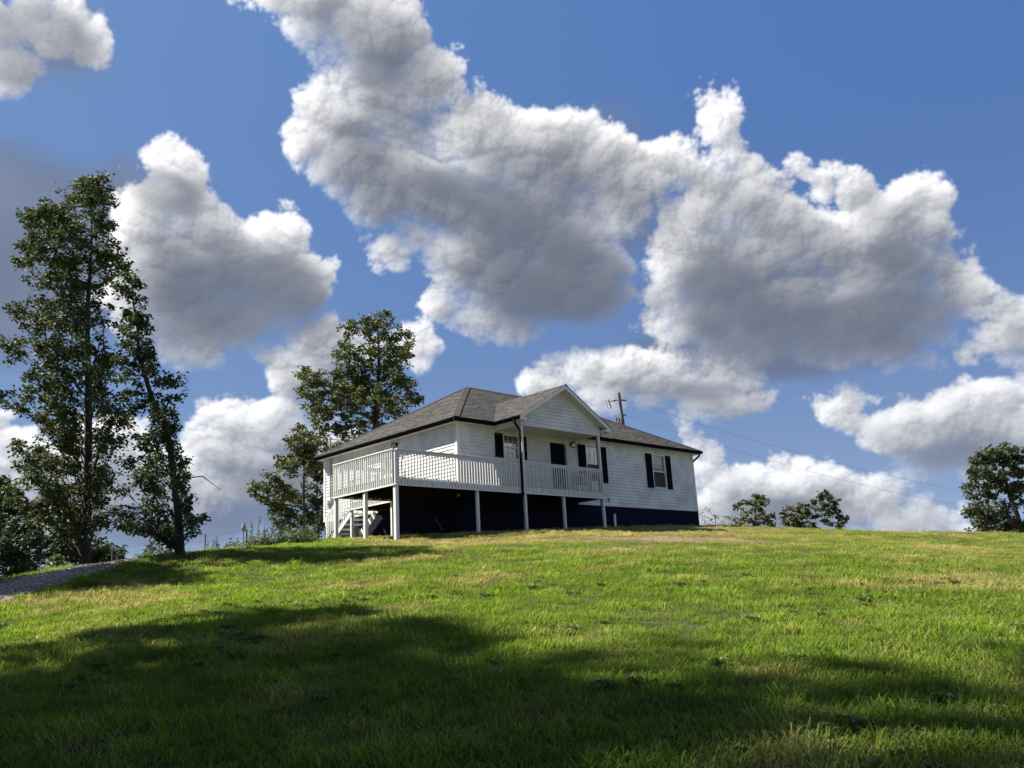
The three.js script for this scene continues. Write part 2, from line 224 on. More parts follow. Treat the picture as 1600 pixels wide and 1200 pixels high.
// what grows where: how dry, how bare, how long
function lawn(s, t) {
  const r = Math.hypot(s, t), n = fbm(s * 0.22, t * 0.22, 8, 4), m = fbm(s * 0.9, t * 0.9, 2, 3), az = s / Math.max(3, t);
  let dry = smooth(20, 25, r + n * 9) * smooth(-0.24, -0.13, az + n * 0.15) * smooth(0.34, 0.16, az + n * 0.3) * 0.55 + 0.6 * smooth(-0.02, 0.3, n) * mix(0.25, 1, smooth(6, 14, r)) + 0.25 * smooth(10, 24, r) * smooth(-0.25, 0.2, az);
  dry = clamp(dry + m * 0.9, 0, 1);
  const soil = Math.exp(-(((s - 4.2) / 2.3) ** 2 + ((t - 24.2) / 2.1) ** 2)) * 1.3 + smooth(31, 34, t) * smooth(15.5, 18, s) * 0.8 + 0.45 * Math.exp(-(((s - 5.5) / 4.5) ** 2 + ((t - 25.5) / 1.6) ** 2));
  const bare = clamp(soil + m * 1.1 - 0.12, 0, 1) * smooth(0.05, 0.3, soil);
  const edge = Math.abs(s - roadS(t)) - roadHalf;
  return { dry, bare, road: smooth(0.25, -0.15, edge + m * 0.5), length: mix(1.15, 0.8, smooth(12, 24, r)) * (1 + 1.1 * n) * mix(1, 0.75, dry), edge };
}
{
  const grade = (n, near, reach) => { const a = []; for (let i = -n; i <= n; i++) { const u = i / n; a.push(Math.sign(u) * (near * Math.abs(u) + (reach - near) * Math.abs(u) ** 9)); } return a; };
  const S = grade(150, 48, 3000), T = grade(150, 48, 3000).map((t) => t + 26), P = [], C = [], U = [], I = [], w = S.length;
  for (const t of T) for (const s of S) {
    const [x, z] = world(s, t), g = lawn(s, t), far = smooth(60, 140, Math.hypot(s, t));
    let c = [mix(0.060, 0.17, g.dry), mix(0.080, 0.14, g.dry), mix(0.014, 0.05, g.dry)];
    c = c.map((v, i) => mix(mix(mix(v, [0.40, 0.25, 0.155][i], g.bare), [0.20, 0.17, 0.145][i], g.road), [0.06, 0.085, 0.03][i], far));
    P.push(x, groundAt(s, t), z); C.push(...c); U.push(x, z);
  }
  for (let j = 0; j < T.length - 1; j++) for (let i = 0; i < w - 1; i++) { const a = j * w + i; I.push(a, a + w, a + 1, a + 1, a + w, a + w + 1); }
  const speck = grain(512, 3, (x, y, r) => 0.5 + 0.8 * tile(x, y, 512, 40, 4) + (r() - 0.5) * 0.45), rough = grain(512, 4, (x, y, r) => 0.5 + 1.0 * tile(x, y, 512, 60, 3) + (r() - 0.5) * 0.3);
  const tone = grain(512, 3, (x, y, r) => 0.72 + 0.5 * tile(x, y, 512, 40, 4) + (r() - 0.5) * 0.35); tone.colorSpace = THREE.SRGBColorSpace;
  for (const t of [speck, rough, tone]) t.repeat.set(0.4, 0.4);
  const g = mesh('ground', geometry(P, I, C, U), new THREE.MeshStandardMaterial({ vertexColors: true, map: tone, roughness: 1, bumpMap: rough, bumpScale: 0.03 }), scene);
  g.userData.kind = 'structure';
}

// ---- gravel drive ------------------------------------------------------------------------------
{
  const P = [], U = [], I = [], K = 8, rows = 200;
  for (let j = 0; j <= rows; j++) { const t = -12 + (j / rows) * 62; for (let i = 0; i <= K; i++) { const u = (i / K) * 2 - 1, s = roadS(t) + u * (roadHalf + 0.12 * noise3(t * 1.3, u * 3, 7)), [x, z] = world(s, t); P.push(x, groundAt(s, t) + 0.03 - 0.05 * Math.abs(u) ** 4 - 0.025 * Math.exp(-(((Math.abs(u) - 0.55) / 0.2) ** 2)), z); U.push(s, t); } }
  for (let j = 0; j < rows; j++) for (let i = 0; i < K; i++) { const a = j * (K + 1) + i; I.push(a, a + K + 1, a + 1, a + 1, a + K + 1, a + K + 2); }
  const tone = grain(512, 12, (x, y, r) => 0.62 + 0.35 * tile(x, y, 512, 90, 3) + (r() - 0.5) * 0.5), rough = grain(512, 13, (x, y, r) => 0.5 + 0.9 * tile(x, y, 512, 120, 3) + (r() - 0.5) * 0.4);
  tone.colorSpace = THREE.SRGBColorSpace; for (const t of [tone, rough]) t.repeat.set(0.5, 0.5);
  const m = mesh('gravel_drive', geometry(P, I, null, U), paint(lin(0.62, 0.53, 0.46), 1, { map: tone, bumpMap: rough, bumpScale: 0.02 }), scene); m.userData.kind = 'structure';
  const r = rng(31), stone = new THREE.IcosahedronGeometry(1, 0), n = 7000, st = new THREE.InstancedMesh(stone, paint(lin(0.42, 0.37, 0.33), 1), n), M = new THREE.Matrix4(), q = new THREE.Quaternion(), e = new THREE.Euler();
  for (let i = 0; i < n; i++) { const t = 8 + r() * 24, s = roadS(t) + (r() * 2 - 1) * (roadHalf + 0.25 * r()), [x, z] = world(s, t), k = 0.008 + 0.02 * r() ** 2; M.compose(V(x, groundAt(s, t) + 0.025, z), q.setFromEuler(e.set(r() * 6, r() * 6, 0)), V(k, k * 0.7, k * 1.2)); st.setMatrixAt(i, M); const v = 0.55 + 0.8 * r(); st.setColorAt(i, lin(v, v * 0.97, v * 0.93)); }
  st.name = 'gravel_stones'; st.userData = { kind: 'stuff', label: 'loose pale gravel stones lying on the drive', category: 'gravel' }; st.castShadow = st.receiveShadow = true; scene.add(st);
}

// ---- the house: front-left corner of the siding at x 0, z 0; L long, D deep -------------------------
const L = 15.03, D = 9.17, H = 2.74, EV = 0.28, EY = H + 0.15, PITCH = 0.579, GX0 = 1.95, GX1 = 6.47, PZ = 1.43, GE = 0.34, FLOOR = 0.27, DX = -3.88, DB = 2.25, WX = -1.35, WB = 5.1;
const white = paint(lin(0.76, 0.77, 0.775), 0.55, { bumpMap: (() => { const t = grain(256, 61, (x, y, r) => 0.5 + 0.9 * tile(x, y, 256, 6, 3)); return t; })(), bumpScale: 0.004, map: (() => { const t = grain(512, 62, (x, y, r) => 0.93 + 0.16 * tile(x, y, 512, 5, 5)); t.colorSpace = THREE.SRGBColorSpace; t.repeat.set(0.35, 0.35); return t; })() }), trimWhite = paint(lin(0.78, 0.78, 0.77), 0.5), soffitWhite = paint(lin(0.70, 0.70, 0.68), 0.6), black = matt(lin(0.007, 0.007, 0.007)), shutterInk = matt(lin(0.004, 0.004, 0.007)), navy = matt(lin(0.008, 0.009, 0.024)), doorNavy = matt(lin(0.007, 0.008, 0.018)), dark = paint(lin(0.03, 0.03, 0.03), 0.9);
const deckWhite = paint(lin(0.68, 0.69, 0.69), 0.65), lumber = matt(lin(0.018, 0.010, 0.008)), steel = paint(lin(0.42, 0.43, 0.44), 0.4, { metalness: 0.7 }), pane = new THREE.MeshPhysicalMaterial({ color: lin(0.9, 0.95, 0.96), roughness: 0.02, transmission: 1, thickness: 0, ior: 1.9 }), cloth = paint(lin(0.42, 0.43, 0.45), 0.9), screenGrey = paint(lin(0.06, 0.065, 0.07), 0.8);
const deckWhites = [deckWhite, paint(lin(0.60, 0.605, 0.59), 0.7), paint(lin(0.72, 0.725, 0.725), 0.6), paint(lin(0.64, 0.64, 0.62), 0.7)];
const house = thing('house', 'white single-storey house with grey hip roof and gabled porch on the hilltop', 'house', 0, BASE, 0);

// lapped vinyl siding on a vertical plane: at(u, y, out) gives the point; holes [u0, u1, y0, y1]; span(y) clips the row
function siding(at, u0, u1, y0, y1, holes = [], span) {
  const P = [], I = [], U = [], e = 0.137, quad = (a, b, c, d) => { const n = P.length / 3; for (const p of [a, b, c, d]) { P.push(p.x, p.y, p.z); U.push(p.x + p.z, p.y); } I.push(n, n + 1, n + 2, n, n + 2, n + 3); };
  const rows = Math.ceil((y1 - y0) / e - 0.01);
  for (let k = 0; k < rows; k++) {
    const a = y0 + k * e, b = Math.min(y1, a + e), cuts = holes.filter((h) => h[2] < b - 0.01 && h[3] > a + 0.01).sort((p, q) => p[0] - q[0]);
    let lo = [u0, u0], hi = [u1, u1]; if (span) { const s0 = span(a), s1 = span(b); lo = [s0[0], s1[0]]; hi = [s0[1], s1[1]]; if (hi[0] <= lo[0]) continue; if (hi[1] < lo[1]) hi[1] = lo[1] = (hi[1] + lo[1]) / 2; }
    const parts = []; let c = lo; for (const h of cuts) { if (h[0] > c[0]) parts.push([c, [h[0], h[0]]]); c = [h[1], h[1]]; } parts.push([c, hi]);
    const off = (y) => 0.022 - 0.019 * clamp((y - a) / e);
    for (const h of cuts) for (const [p, q] of [[a, h[2]], [h[3], b]]) if (q - p > 0.004) quad(at(h[0], p, off(p)), at(h[1], p, off(p)), at(h[1], q, off(q)), at(h[0], q, off(q)));
    for (const [p, q] of parts) {                                       // each course: a lapped board with a rolled lip
      const m = (x, f) => mix(x[0], x[1], f);
      for (const [f0, f1, o0, o1] of [[0, 0.12, 0.021, 0.022], [0.12, 1, 0.022, 0.003]]) quad(at(m(p, f0), mix(a, b, f0), o0), at(m(q, f0), mix(a, b, f0), o0), at(m(q, f1), mix(a, b, f1), o1), at(m(p, f1), mix(a, b, f1), o1));
      quad(at(p[0], a, 0), at(q[0], a, 0), at(q[0], a, 0.021), at(p[0], a, 0.021));
    }
  }
  const g = geometry(P, I, null, U).toNonIndexed(); g.computeVertexNormals(); return g;
}
const front = (u, y, o) => V(u, y, o), left = (u, y, o) => V(-o, y, -u), right = (u, y, o) => V(L + o, y, -u), back = (u, y, o) => V(u, y, -D - o), gable = (u, y, o) => V(u, y, PZ + o);
const WINDOWS = [{ x0: 2.3, x1: 3.19, y0: 1.55, y1: 2.55, sl: [1.88, 2.29], sr: [3.2, 3.57], sy: [1.6, 2.54], lower: 'grid' }, { x0: 7.11, x1: 8.06, y0: 0.93, y1: 2.54, sl: [6.64, 7.1], sr: [8.07, 8.46], sy: [0.95, 2.52], lower: 'screen', blind: true }, { x0: 11.71, x1: 12.73, y0: 0.92, y1: 2.5, sl: [11.25, 11.7], sr: [12.74, 13.14], sy: [0.92, 2.5], lower: 'screen' }];
const DOOR = [4.85, 5.99, 0.27, 2.5], SIDE = [3.9, 4.82, 0.27, 2.42];
mesh('wall', siding(front, 0.05, L - 0.05, 0, H, [...WINDOWS.map((w) => [w.x0, w.x1, w.y0, w.y1]), DOOR]), white, house);
mesh('wall', siding(left, 0.05, D - 0.05, 0, H, [SIDE]), white, house);
mesh('wall', siding(right, 0.05, D - 0.05, 0, H), white, house);
mesh('wall', siding(back, 0.05, L - 0.05, 0, H), white, house);
for (const [x, z] of [[0, 0], [L, 0], [0, -D], [L, -D]]) { const sx = x ? 1 : -1, sz = z ? -1 : 1; mesh('corner_trim', [box(Math.min(x + sx * 0.035, x - sx * 0.09), Math.max(x + sx * 0.035, x - sx * 0.09), -0.005, H, Math.min(z + sz * 0.035, z), Math.max(z + sz * 0.035, z)), box(Math.min(x + sx * 0.035, x), Math.max(x + sx * 0.035, x), -0.005, H, Math.min(z - sz * 0.001, z - sz * 0.09), Math.max(z - sz * 0.001, z - sz * 0.09))], trimWhite, house); }
mesh('starter_strip', box(GX1, L - 0.09, -0.04, 0.004, 0, 0.011), trimWhite, house); mesh('starter_strip', box(-0.011, 0, -0.04, 0.004, -D + 0.09, -WB), trimWhite, house);
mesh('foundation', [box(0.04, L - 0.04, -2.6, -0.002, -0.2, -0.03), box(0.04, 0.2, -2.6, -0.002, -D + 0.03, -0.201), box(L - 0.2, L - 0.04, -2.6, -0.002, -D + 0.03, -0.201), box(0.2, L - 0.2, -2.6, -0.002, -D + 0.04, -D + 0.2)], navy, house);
mesh('floor', box(0.05, L - 0.05, 0.05, 0.24, -D + 0.05, -0.05), lumber, house);
mesh('interior_lining', [box(0.02, L - 0.02, 0.25, H - 0.01, -3.2, -3.1), box(0.02, L - 0.02, H - 0.02, H - 0.005, -3.1, -0.02)], paint(lin(0.22, 0.21, 0.20), 0.95), house);

// windows, shutters, doors
for (const w of WINDOWS) {
  const win = mesh('window', [box(w.x0, w.x0 + 0.055, w.y0, w.y1, -0.06, 0.05), box(w.x1 - 0.055, w.x1, w.y0, w.y1, -0.06, 0.05), box(w.x0 + 0.055, w.x1 - 0.055, w.y1 - 0.055, w.y1, -0.06, 0.05), box(w.x0 + 0.055, w.x1 - 0.055, w.y0, w.y0 + 0.055, -0.06, 0.056)], trimWhite, house);
  const ym = (w.y0 + w.y1) / 2, xa = w.x0 + 0.055, xb = w.x1 - 0.055;
  mesh('meeting_rail', box(xa, xb, ym - 0.025, ym + 0.025, -0.045, 0.01), trimWhite, win);
  mesh('pane', box(xa, xb, ym + 0.025, w.y1 - 0.055, -0.032, -0.026, 0), pane, win);
  mesh('pane', box(xa, xb, w.y0 + 0.055, ym - 0.025, -0.042, -0.036, 0), pane, win);
  const bars = (a, b, z) => { const g = []; for (let k = 1; k < 3; k++) { const x = mix(xa, xb, k / 3); g.push(box(x - 0.009, x + 0.009, a, b, z, z + 0.012)); } const y = (a + b) / 2; g.push(box(xa, xb, y - 0.009, y + 0.009, z + 0.002, z + 0.014)); return g; };
  mesh('muntin', bars(ym + 0.025, w.y1 - 0.055, -0.024), trimWhite, win);
  if (w.lower === 'grid') mesh('muntin', bars(w.y0 + 0.055, ym - 0.025, -0.034), trimWhite, win);
  else mesh('insect_screen', box(xa, xb, w.y0 + 0.055, ym - 0.025, -0.022, -0.020, 0), paint(lin(0.05, 0.055, 0.06), 0.8, { transparent: true, opacity: 0.6 }), win);
  const slats = []; const low = w.blind ? ym - 0.1 : w.lower === 'grid' ? w.y0 + 0.05 : ym + 0.2, high = w.lower === 'grid' ? ym + 0.1 : w.y1; for (let y = low; y < high; y += 0.045) slats.push(box(xa - 0.02, xb + 0.02, y, y + 0.034, -0.13, -0.118, 0.001)); if (w.lower !== 'grid') mesh('blind', slats, cloth, win);
  for (const [a, b] of [w.sl, w.sr]) { const s = mesh('shutter', [box(a, a + 0.05, w.sy[0], w.sy[1], 0.032, 0.065), box(b - 0.05, b, w.sy[0], w.sy[1], 0.032, 0.065), ...[w.sy[0], (w.sy[0] + w.sy[1]) / 2 - 0.03, w.sy[1] - 0.06].map((y) => box(a + 0.05, b - 0.05, y, y + 0.06, 0.032, 0.063))], shutterInk, house); const lv = []; for (let y = w.sy[0] + 0.07; y < w.sy[1] - 0.07; y += 0.04) lv.push(box(a + 0.05, b - 0.05, y, y + 0.038, 0.034, 0.054)); mesh('louvre', lv, shutterInk, s); }
}
{
  const [a, b, c, d] = DOOR, door = mesh('door', box(a + 0.07, b - 0.07, c, d - 0.05, -0.115, -0.07), doorNavy, house);
  mesh('door_frame', [box(a, a + 0.07, c, d, -0.115, 0.045), box(b - 0.07, b, c, d, -0.115, 0.045), box(a + 0.07, b - 0.07, d - 0.05, d, -0.115, 0.045)], trimWhite, door);
  mesh('panel', [[0.15, 0.55], [0.62, 1.25], [1.32, 1.6]].flatMap(([p, q]) => [0.1, 0.52].map((x) => box(a + 0.07 + x, a + 0.07 + x + 0.34, c + p + 0.1, c + q + 0.1, -0.072, -0.06, 0.008))), doorNavy, door);
  const kn = new THREE.SphereGeometry(0.032, 12, 8); kn.translate(a + 0.15, c + 0.95, -0.03); mesh('handle', kn, steel, door);
  const side = mesh('door', [box(-0.02, 0.02, SIDE[2], 1.43, -SIDE[1] + 0.06, -SIDE[0] - 0.06), box(-0.02, 0.02, 2.15, SIDE[3] - 0.05, -SIDE[1] + 0.06, -SIDE[0] - 0.06), box(-0.02, 0.02, 1.43, 2.15, -SIDE[0] - 0.22, -SIDE[0] - 0.06), box(-0.02, 0.02, 1.43, 2.15, -SIDE[1] + 0.06, -SIDE[1] + 0.22)], trimWhite, house);
  mesh('door_frame', [box(-0.045, 0.03, SIDE[2], SIDE[3], -SIDE[1], -SIDE[1] + 0.06), box(-0.045, 0.03, SIDE[2], SIDE[3], -SIDE[0] - 0.06, -SIDE[0]), box(-0.045, 0.03, SIDE[3] - 0.05, SIDE[3], -SIDE[1] + 0.06, -SIDE[0] - 0.06)], trimWhite, side);
  mesh('pane', box(-0.004, 0.004, 1.43, 2.15, -SIDE[1] + 0.22, -SIDE[0] - 0.22, 0), pane, side);
}
function wallLamp(x, y, z, nx, nz) {
  const l = mesh('wall_lamp', box(x - 0.05 - Math.abs(nx) * -0.03, x + 0.05 - Math.abs(nx) * 0.03, y - 0.06, y + 0.09, z - 0.05 + Math.abs(nz) * 0.03, z + 0.05 - Math.abs(nz) * 0.03), black, house), cx = x + nx * 0.13, cz = z + nz * 0.13, g = [];
  for (const a of [-1, 1]) for (const b of [-1, 1]) g.push(box(cx + a * 0.06 - 0.008, cx + a * 0.06 + 0.008, y - 0.13, y + 0.05, cz + b * 0.06 - 0.008, cz + b * 0.06 + 0.008));
  g.push(box(cx - 0.075, cx + 0.075, y + 0.05, y + 0.075, cz - 0.075, cz + 0.075), box(cx - 0.07, cx + 0.07, y - 0.145, y - 0.13, cz - 0.07, cz + 0.07), box(Math.min(x, cx) - 0.012, Math.max(x, cx) + 0.012, y + 0.075, y + 0.09, Math.min(z, cz) - 0.012, Math.max(z, cz) + 0.012));
  mesh('lamp_cage', g, black, l); mesh('lamp_glass', box(cx - 0.045, cx + 0.045, y - 0.12, y + 0.045, cz - 0.045, cz + 0.045), pane, l);
}
wallLamp(6.24, 2.46, 0.04, 0, 1); wallLamp(-0.04, 2.52, -3.72, -1, 0);

// roof: shingled planes. A plane is given by its eave line and its slope; sides(v) gives the left and right ends at height v up the slope.
const SHINGLE = new THREE.MeshStandardMaterial({ vertexColors: true, roughness: 0.95, side: THREE.DoubleSide, map: (() => { const t = grain(256, 21, (x, y, r) => 0.7 + (r() - 0.5) * 0.55); t.colorSpace = THREE.SRGBColorSpace; t.repeat.set(0.9, 0.9); return t; })() });
function shingles(origin, along, up, length, sides, seed) {
  const P = [], C = [], U = [], I = [], r = rng(seed), n = new THREE.Vector3().crossVectors(along, up).normalize(), ex = 0.145; if (n.y < 0) n.negate();
  const at = (u, v, o) => V(origin.x + along.x * u + up.x * v + n.x * o, origin.y + along.y * u + up.y * v + n.y * o, origin.z + along.z * u + up.z * v + n.z * o);
  const quad = (a, b, c, d, col, uv) => { const k = P.length / 3; for (const p of [a, b, c, d]) { P.push(p.x, p.y, p.z); C.push(col[0], col[1], col[2]); } U.push(...uv); I.push(k, k + 1, k + 2, k, k + 2, k + 3); };
  for (let v = -0.02; v < length; v += ex) {
    const [l0, r0] = sides(Math.max(0, v)), [l1, r1] = sides(Math.min(length, v + ex + 0.02)); let u = Math.min(l0, l1) - r() * 0.3;
    while (u < Math.max(r0, r1)) {
      const w = 0.14 + 0.2 * r(), tone = (0.62 + 0.75 * r()) * (0.92 + 0.3 * noise3(u * 0.5, v * 0.8, seed)), warm = r(), col = [0.084 * tone * (1 + 0.08 * warm), 0.081 * tone, 0.080 * tone * (1 - 0.06 * warm)], th = 0.007 + 0.007 * (r() > 0.5), ve = Math.min(length, v + ex + 0.02);
      const a0 = clamp(u, l0, r0), a1 = clamp(u + w, l0, r0), b0 = clamp(u, l1, r1), b1 = clamp(u + w, l1, r1); u += w;
      if (a1 - a0 < 0.002 && b1 - b0 < 0.002) continue;
      quad(at(a0, v, th), at(a1, v, th), at(b1, ve, 0.002), at(b0, ve, 0.002), col, [a0, v, a1, v, b1, ve, b0, ve]);
      quad(at(a0, v, 0), at(a1, v, 0), at(a1, v, th), at(a0, v, th), [col[0] * 0.8, col[1] * 0.8, col[2] * 0.8], [a0, v, a1, v, a1, v, a0, v]);
    }
  }
  const g = geometry(P, I, C, U).toNonIndexed(); g.computeVertexNormals(); return g;
}
const E2 = EV + 0.06, run = D / 2 + E2, sl = Math.hypot(1, PITCH), ridgeY = EY + PITCH * run, up1 = 1 / sl, up2 = PITCH / sl, len = run * sl, LL = L + 2 * E2, DD = D + 2 * E2;
const hip = (w) => (v) => [v / sl, w - v / sl];
const GH = 4.39, GM = (GX0 + GX1) / 2, GS = (GH - EY) / (GM - GX0 + E2), gsl = Math.hypot(1, GS), gRun = GM - GX0 + E2, gFront = PZ + GE;
const roof = mesh('roof', (() => {                                       // roof boards under the shingles
  const y = EY - 0.03, ry = ridgeY - 0.03, P = [-E2, y, E2, L + E2, y, E2, L + E2, y, -D - E2, -E2, y, -D - E2, D / 2, ry, -D / 2, L - D / 2, ry, -D / 2];
  return geometry(P, [0, 1, 5, 0, 5, 4, 1, 2, 5, 2, 3, 4, 2, 4, 5, 3, 0, 4]);
})(), dark, house);
mesh('shingles', shingles(V(-E2, EY, E2), V(1, 0, 0), V(0, up2, -up1), len, hip(LL), 41), SHINGLE, roof);
mesh('shingles', shingles(V(-E2, EY, -D - E2), V(0, 0, 1), V(up1, up2, 0), len, hip(DD), 42), SHINGLE, roof);
mesh('shingles', shingles(V(L + E2, EY, E2), V(0, 0, -1), V(-up1, up2, 0), len, hip(DD), 43), SHINGLE, roof);
mesh('shingles', shingles(V(L + E2, EY, -D - E2), V(-1, 0, 0), V(0, up2, up1), len, hip(LL), 44), SHINGLE, roof);
{
  const zv = (v) => -((v / gsl) * GS) / PITCH + E2;                     // valley: where the gable plane meets the main slope
  mesh('shingles', shingles(V(GX0 - E2, EY + 0.004, gFront + 0.03), V(0, 0, -1), V(1 / gsl, GS / gsl, 0), gRun * gsl, (v) => [0, gFront + 0.03 - zv(v) + 0.04], 45), SHINGLE, roof);
  mesh('shingles', shingles(V(GX1 + E2, EY + 0.004, gFront + 0.03), V(0, 0, -1), V(-1 / gsl, GS / gsl, 0), gRun * gsl, (v) => [0, gFront + 0.03 - zv(v) + 0.04], 46), SHINGLE, roof);
  const caps = (a, b, w, seed) => { const g = [], r = rng(seed), d = new THREE.Vector3().subVectors(b, a), l = d.length(), n = Math.round(l / 0.16), P = [], C = [], I = [], U = []; d.normalize(); const s = new THREE.Vector3(-d.z, 0, d.x).normalize();
    for (let k = 0; k < n; k++) { const p = a.clone().addScaledVector(d, (k / n) * l), q = a.clone().addScaledVector(d, ((k + 1.15) / n) * l), tone = 0.5 + 0.6 * r(), i = P.length / 3; for (const [c, h] of [[p, 0.032], [q, 0.02]]) { P.push(c.x + s.x * w[0], c.y + h - w[1], c.z + s.z * w[0], c.x, c.y + h, c.z, c.x - s.x * w[0], c.y + h - w[1], c.z - s.z * w[0]); for (let z = 0; z < 3; z++) { C.push(0.13 * tone, 0.122 * tone, 0.115 * tone); U.push(z * 0.2, k * 0.16); } } I.push(i, i + 1, i + 4, i, i + 4, i + 3, i + 1, i + 2, i + 5, i + 1, i + 5, i + 4); }
    return geometry(P, I, C, U); };
  const A = V(D / 2, ridgeY, -D / 2), B = V(L - D / 2, ridgeY, -D / 2), c = [0.15, 0.055];
  mesh('ridge_cap', [caps(A, B, [0.15, 0.085], 1), caps(V(-E2, EY, E2), A, c, 2), caps(V(-E2, EY, -D - E2), A, c, 3), caps(V(L + E2, EY, E2), B, c, 4), caps(V(L + E2, EY, -D - E2), B, c, 5), caps(V(GM, GH, gFront + 0.03), V(GM, GH, -(GH - EY) / PITCH + E2), [0.15, 0.10], 6)], SHINGLE, roof);
}
// eaves: soffit, fascia, gutter, downspouts
const soff = (x0, x1, z0, z1, y = H) => box(x0, x1, y, y + 0.012, z0, z1, 0.002);
mesh('soffit', [soff(-EV, L + EV, -D - EV, -D), soff(-EV, 0, -D, 0), soff(L, L + EV, -D, 0), soff(-EV, GX0, 0, EV), soff(GX1, L + EV, 0, EV)], soffitWhite, house);
mesh('fascia', [box(-EV - 0.02, L + EV + 0.02, H - 0.01, EY - 0.01, -D - EV - 0.02, -D - EV), box(-EV - 0.02, -EV, H - 0.01, EY - 0.01, -D - EV, EV), box(L + EV, L + EV + 0.02, H - 0.01, EY - 0.01, -D - EV, EV), box(-EV - 0.02, GX0 - EV, H - 0.01, EY - 0.01, EV, EV + 0.02), box(GX1 + EV, L + EV + 0.02, H - 0.01, EY - 0.01, EV, EV + 0.02)], black, house);
function gutter(a, b) {                                                // hollow K-profile along the eave from a to b, open side to the right of the walk
  const d = new THREE.Vector3().subVectors(b, a), l = d.length(); d.normalize(); const o = V(-d.z, 0, d.x).negate();
  const prof = [[0, 0.12], [0, 0], [0.065, 0], [0.075, 0.035], [0.105, 0.085], [0.105, 0.12], [0.098, 0.12], [0.098, 0.088], [0.07, 0.04], [0.06, 0.006], [0.006, 0.006], [0.006, 0.12]], P = [], I = [], n = prof.length;
  for (const s of [0, l]) for (const [p, q] of prof) P.push(a.x + d.x * s + o.x * p, a.y + q, a.z + d.z * s + o.z * p);
  for (let k = 0; k < n; k++) { const m = (k + 1) % n; I.push(k, m, n + k, m, n + m, n + k); }
  for (const e of [0, n]) I.push(e, e + 1, e + 2, e, e + 2, e + 5, e + 2, e + 3, e + 5, e + 3, e + 4, e + 5);
  const g = geometry(P, I).toNonIndexed(); g.computeVertexNormals(); return g;
}
const F = EV + 0.02, GUTY = H + 0.012;
mesh('gutter', gutter(V(GX0 - F, GUTY, F), V(-F - 0.1, GUTY, F)), black, house); mesh('gutter', gutter(V(L + F + 0.1, GUTY, F), V(GX1 + F, GUTY, F)), black, house);
mesh('gutter', gutter(V(-F, GUTY, F + 0.1), V(-F, GUTY, -D - F)), black, house);
mesh('gutter', gutter(V(L + F, GUTY, -D - F), V(L + F, GUTY, F + 0.1)), black, house);
mesh('gutter', gutter(V(GX0 - F, GUTY, gFront - 0.02), V(GX0 - F, GUTY, F)), black, house);
mesh('gutter', gutter(V(GX1 + F, GUTY, F), V(GX1 + F, GUTY, gFront - 0.02)), black, house);
const spout = (pts) => mesh('downspout', pts.slice(1).map((p, i) => bar(V(...pts[i]), V(...p), 0.075, 0.075)), black, house);
const gy = (x, z) => groundY(x, z) - BASE;
spout([[GX0 - F - 0.05, GUTY, PZ + 0.02], [GX0 - F - 0.05, GUTY - 0.1, PZ + 0.02], [GX0 - 0.2, GUTY - 0.36, PZ + 0.11], [GX0 - 0.2, -0.06, PZ + 0.11], [GX0 - 0.24, -0.16, PZ - 0.02], [GX0 - 0.24, gy(GX0, PZ) + 0.1, PZ - 0.06]]);
spout([[GX1 + F + 0.05, GUTY, PZ - 0.3], [GX1 + F + 0.05, GUTY - 0.1, PZ - 0.3], [GX1 + 0.06, GUTY - 0.26, PZ - 0.22], [GX1 + 0.06, gy(GX1, PZ) + 0.1, PZ - 0.22]]);
spout([[L + 0.12, GUTY, F + 0.05], [L + 0.12, GUTY - 0.12, F + 0.05], [L + 0.05, GUTY - 0.32, 0.06], [L + 0.05, GUTY - 0.42, -0.06], [L + 0.05, gy(L, 0) + 0.1, -0.06]]);

// porch gable: siding triangle, rakes, boxed returns, ceiling, beams
const gTop = (x) => GH - 0.10 - Math.abs(x - GM) * GS;
mesh('gable_wall', siding(gable, GX0, GX1, 2.62, GH - 0.12, [], (y) => { const h = y <= EY - 0.14 ? GM - GX0 : Math.min(GM - GX0, (GH - 0.10 - y) / GS); return [GM - Math.max(0, h), GM + Math.max(0, h)]; }), white, house);
mesh('gable_trim', [box(GX0 - 0.02, GX0 + 0.06, 2.615, EY - 0.05, PZ - 0.02, PZ + 0.022), box(GX1 - 0.06, GX1 + 0.02, 2.615, EY - 0.05, PZ - 0.02, PZ + 0.022), box(GX0 + 0.06, GX1 - 0.06, 2.595, 2.622, PZ - 0.1, PZ + 0.018)], trimWhite, house);
mesh('porch_beam', [box(GX0 - 0.02, GX0 + 0.1, 2.62, EY - 0.06, 0.02, PZ - 0.02), box(GX1 - 0.1, GX1 + 0.02, 2.62, EY - 0.06, 0.02, PZ - 0.02), box(GX0 + 0.1, GX1 - 0.1, 2.64, 2.8, PZ - 0.1, PZ - 0.02)], trimWhite, house);
mesh('porch_ceiling', box(GX0 + 0.1, GX1 - 0.1, 2.66, 2.68, 0.02, PZ - 0.1), soffitWhite, house);
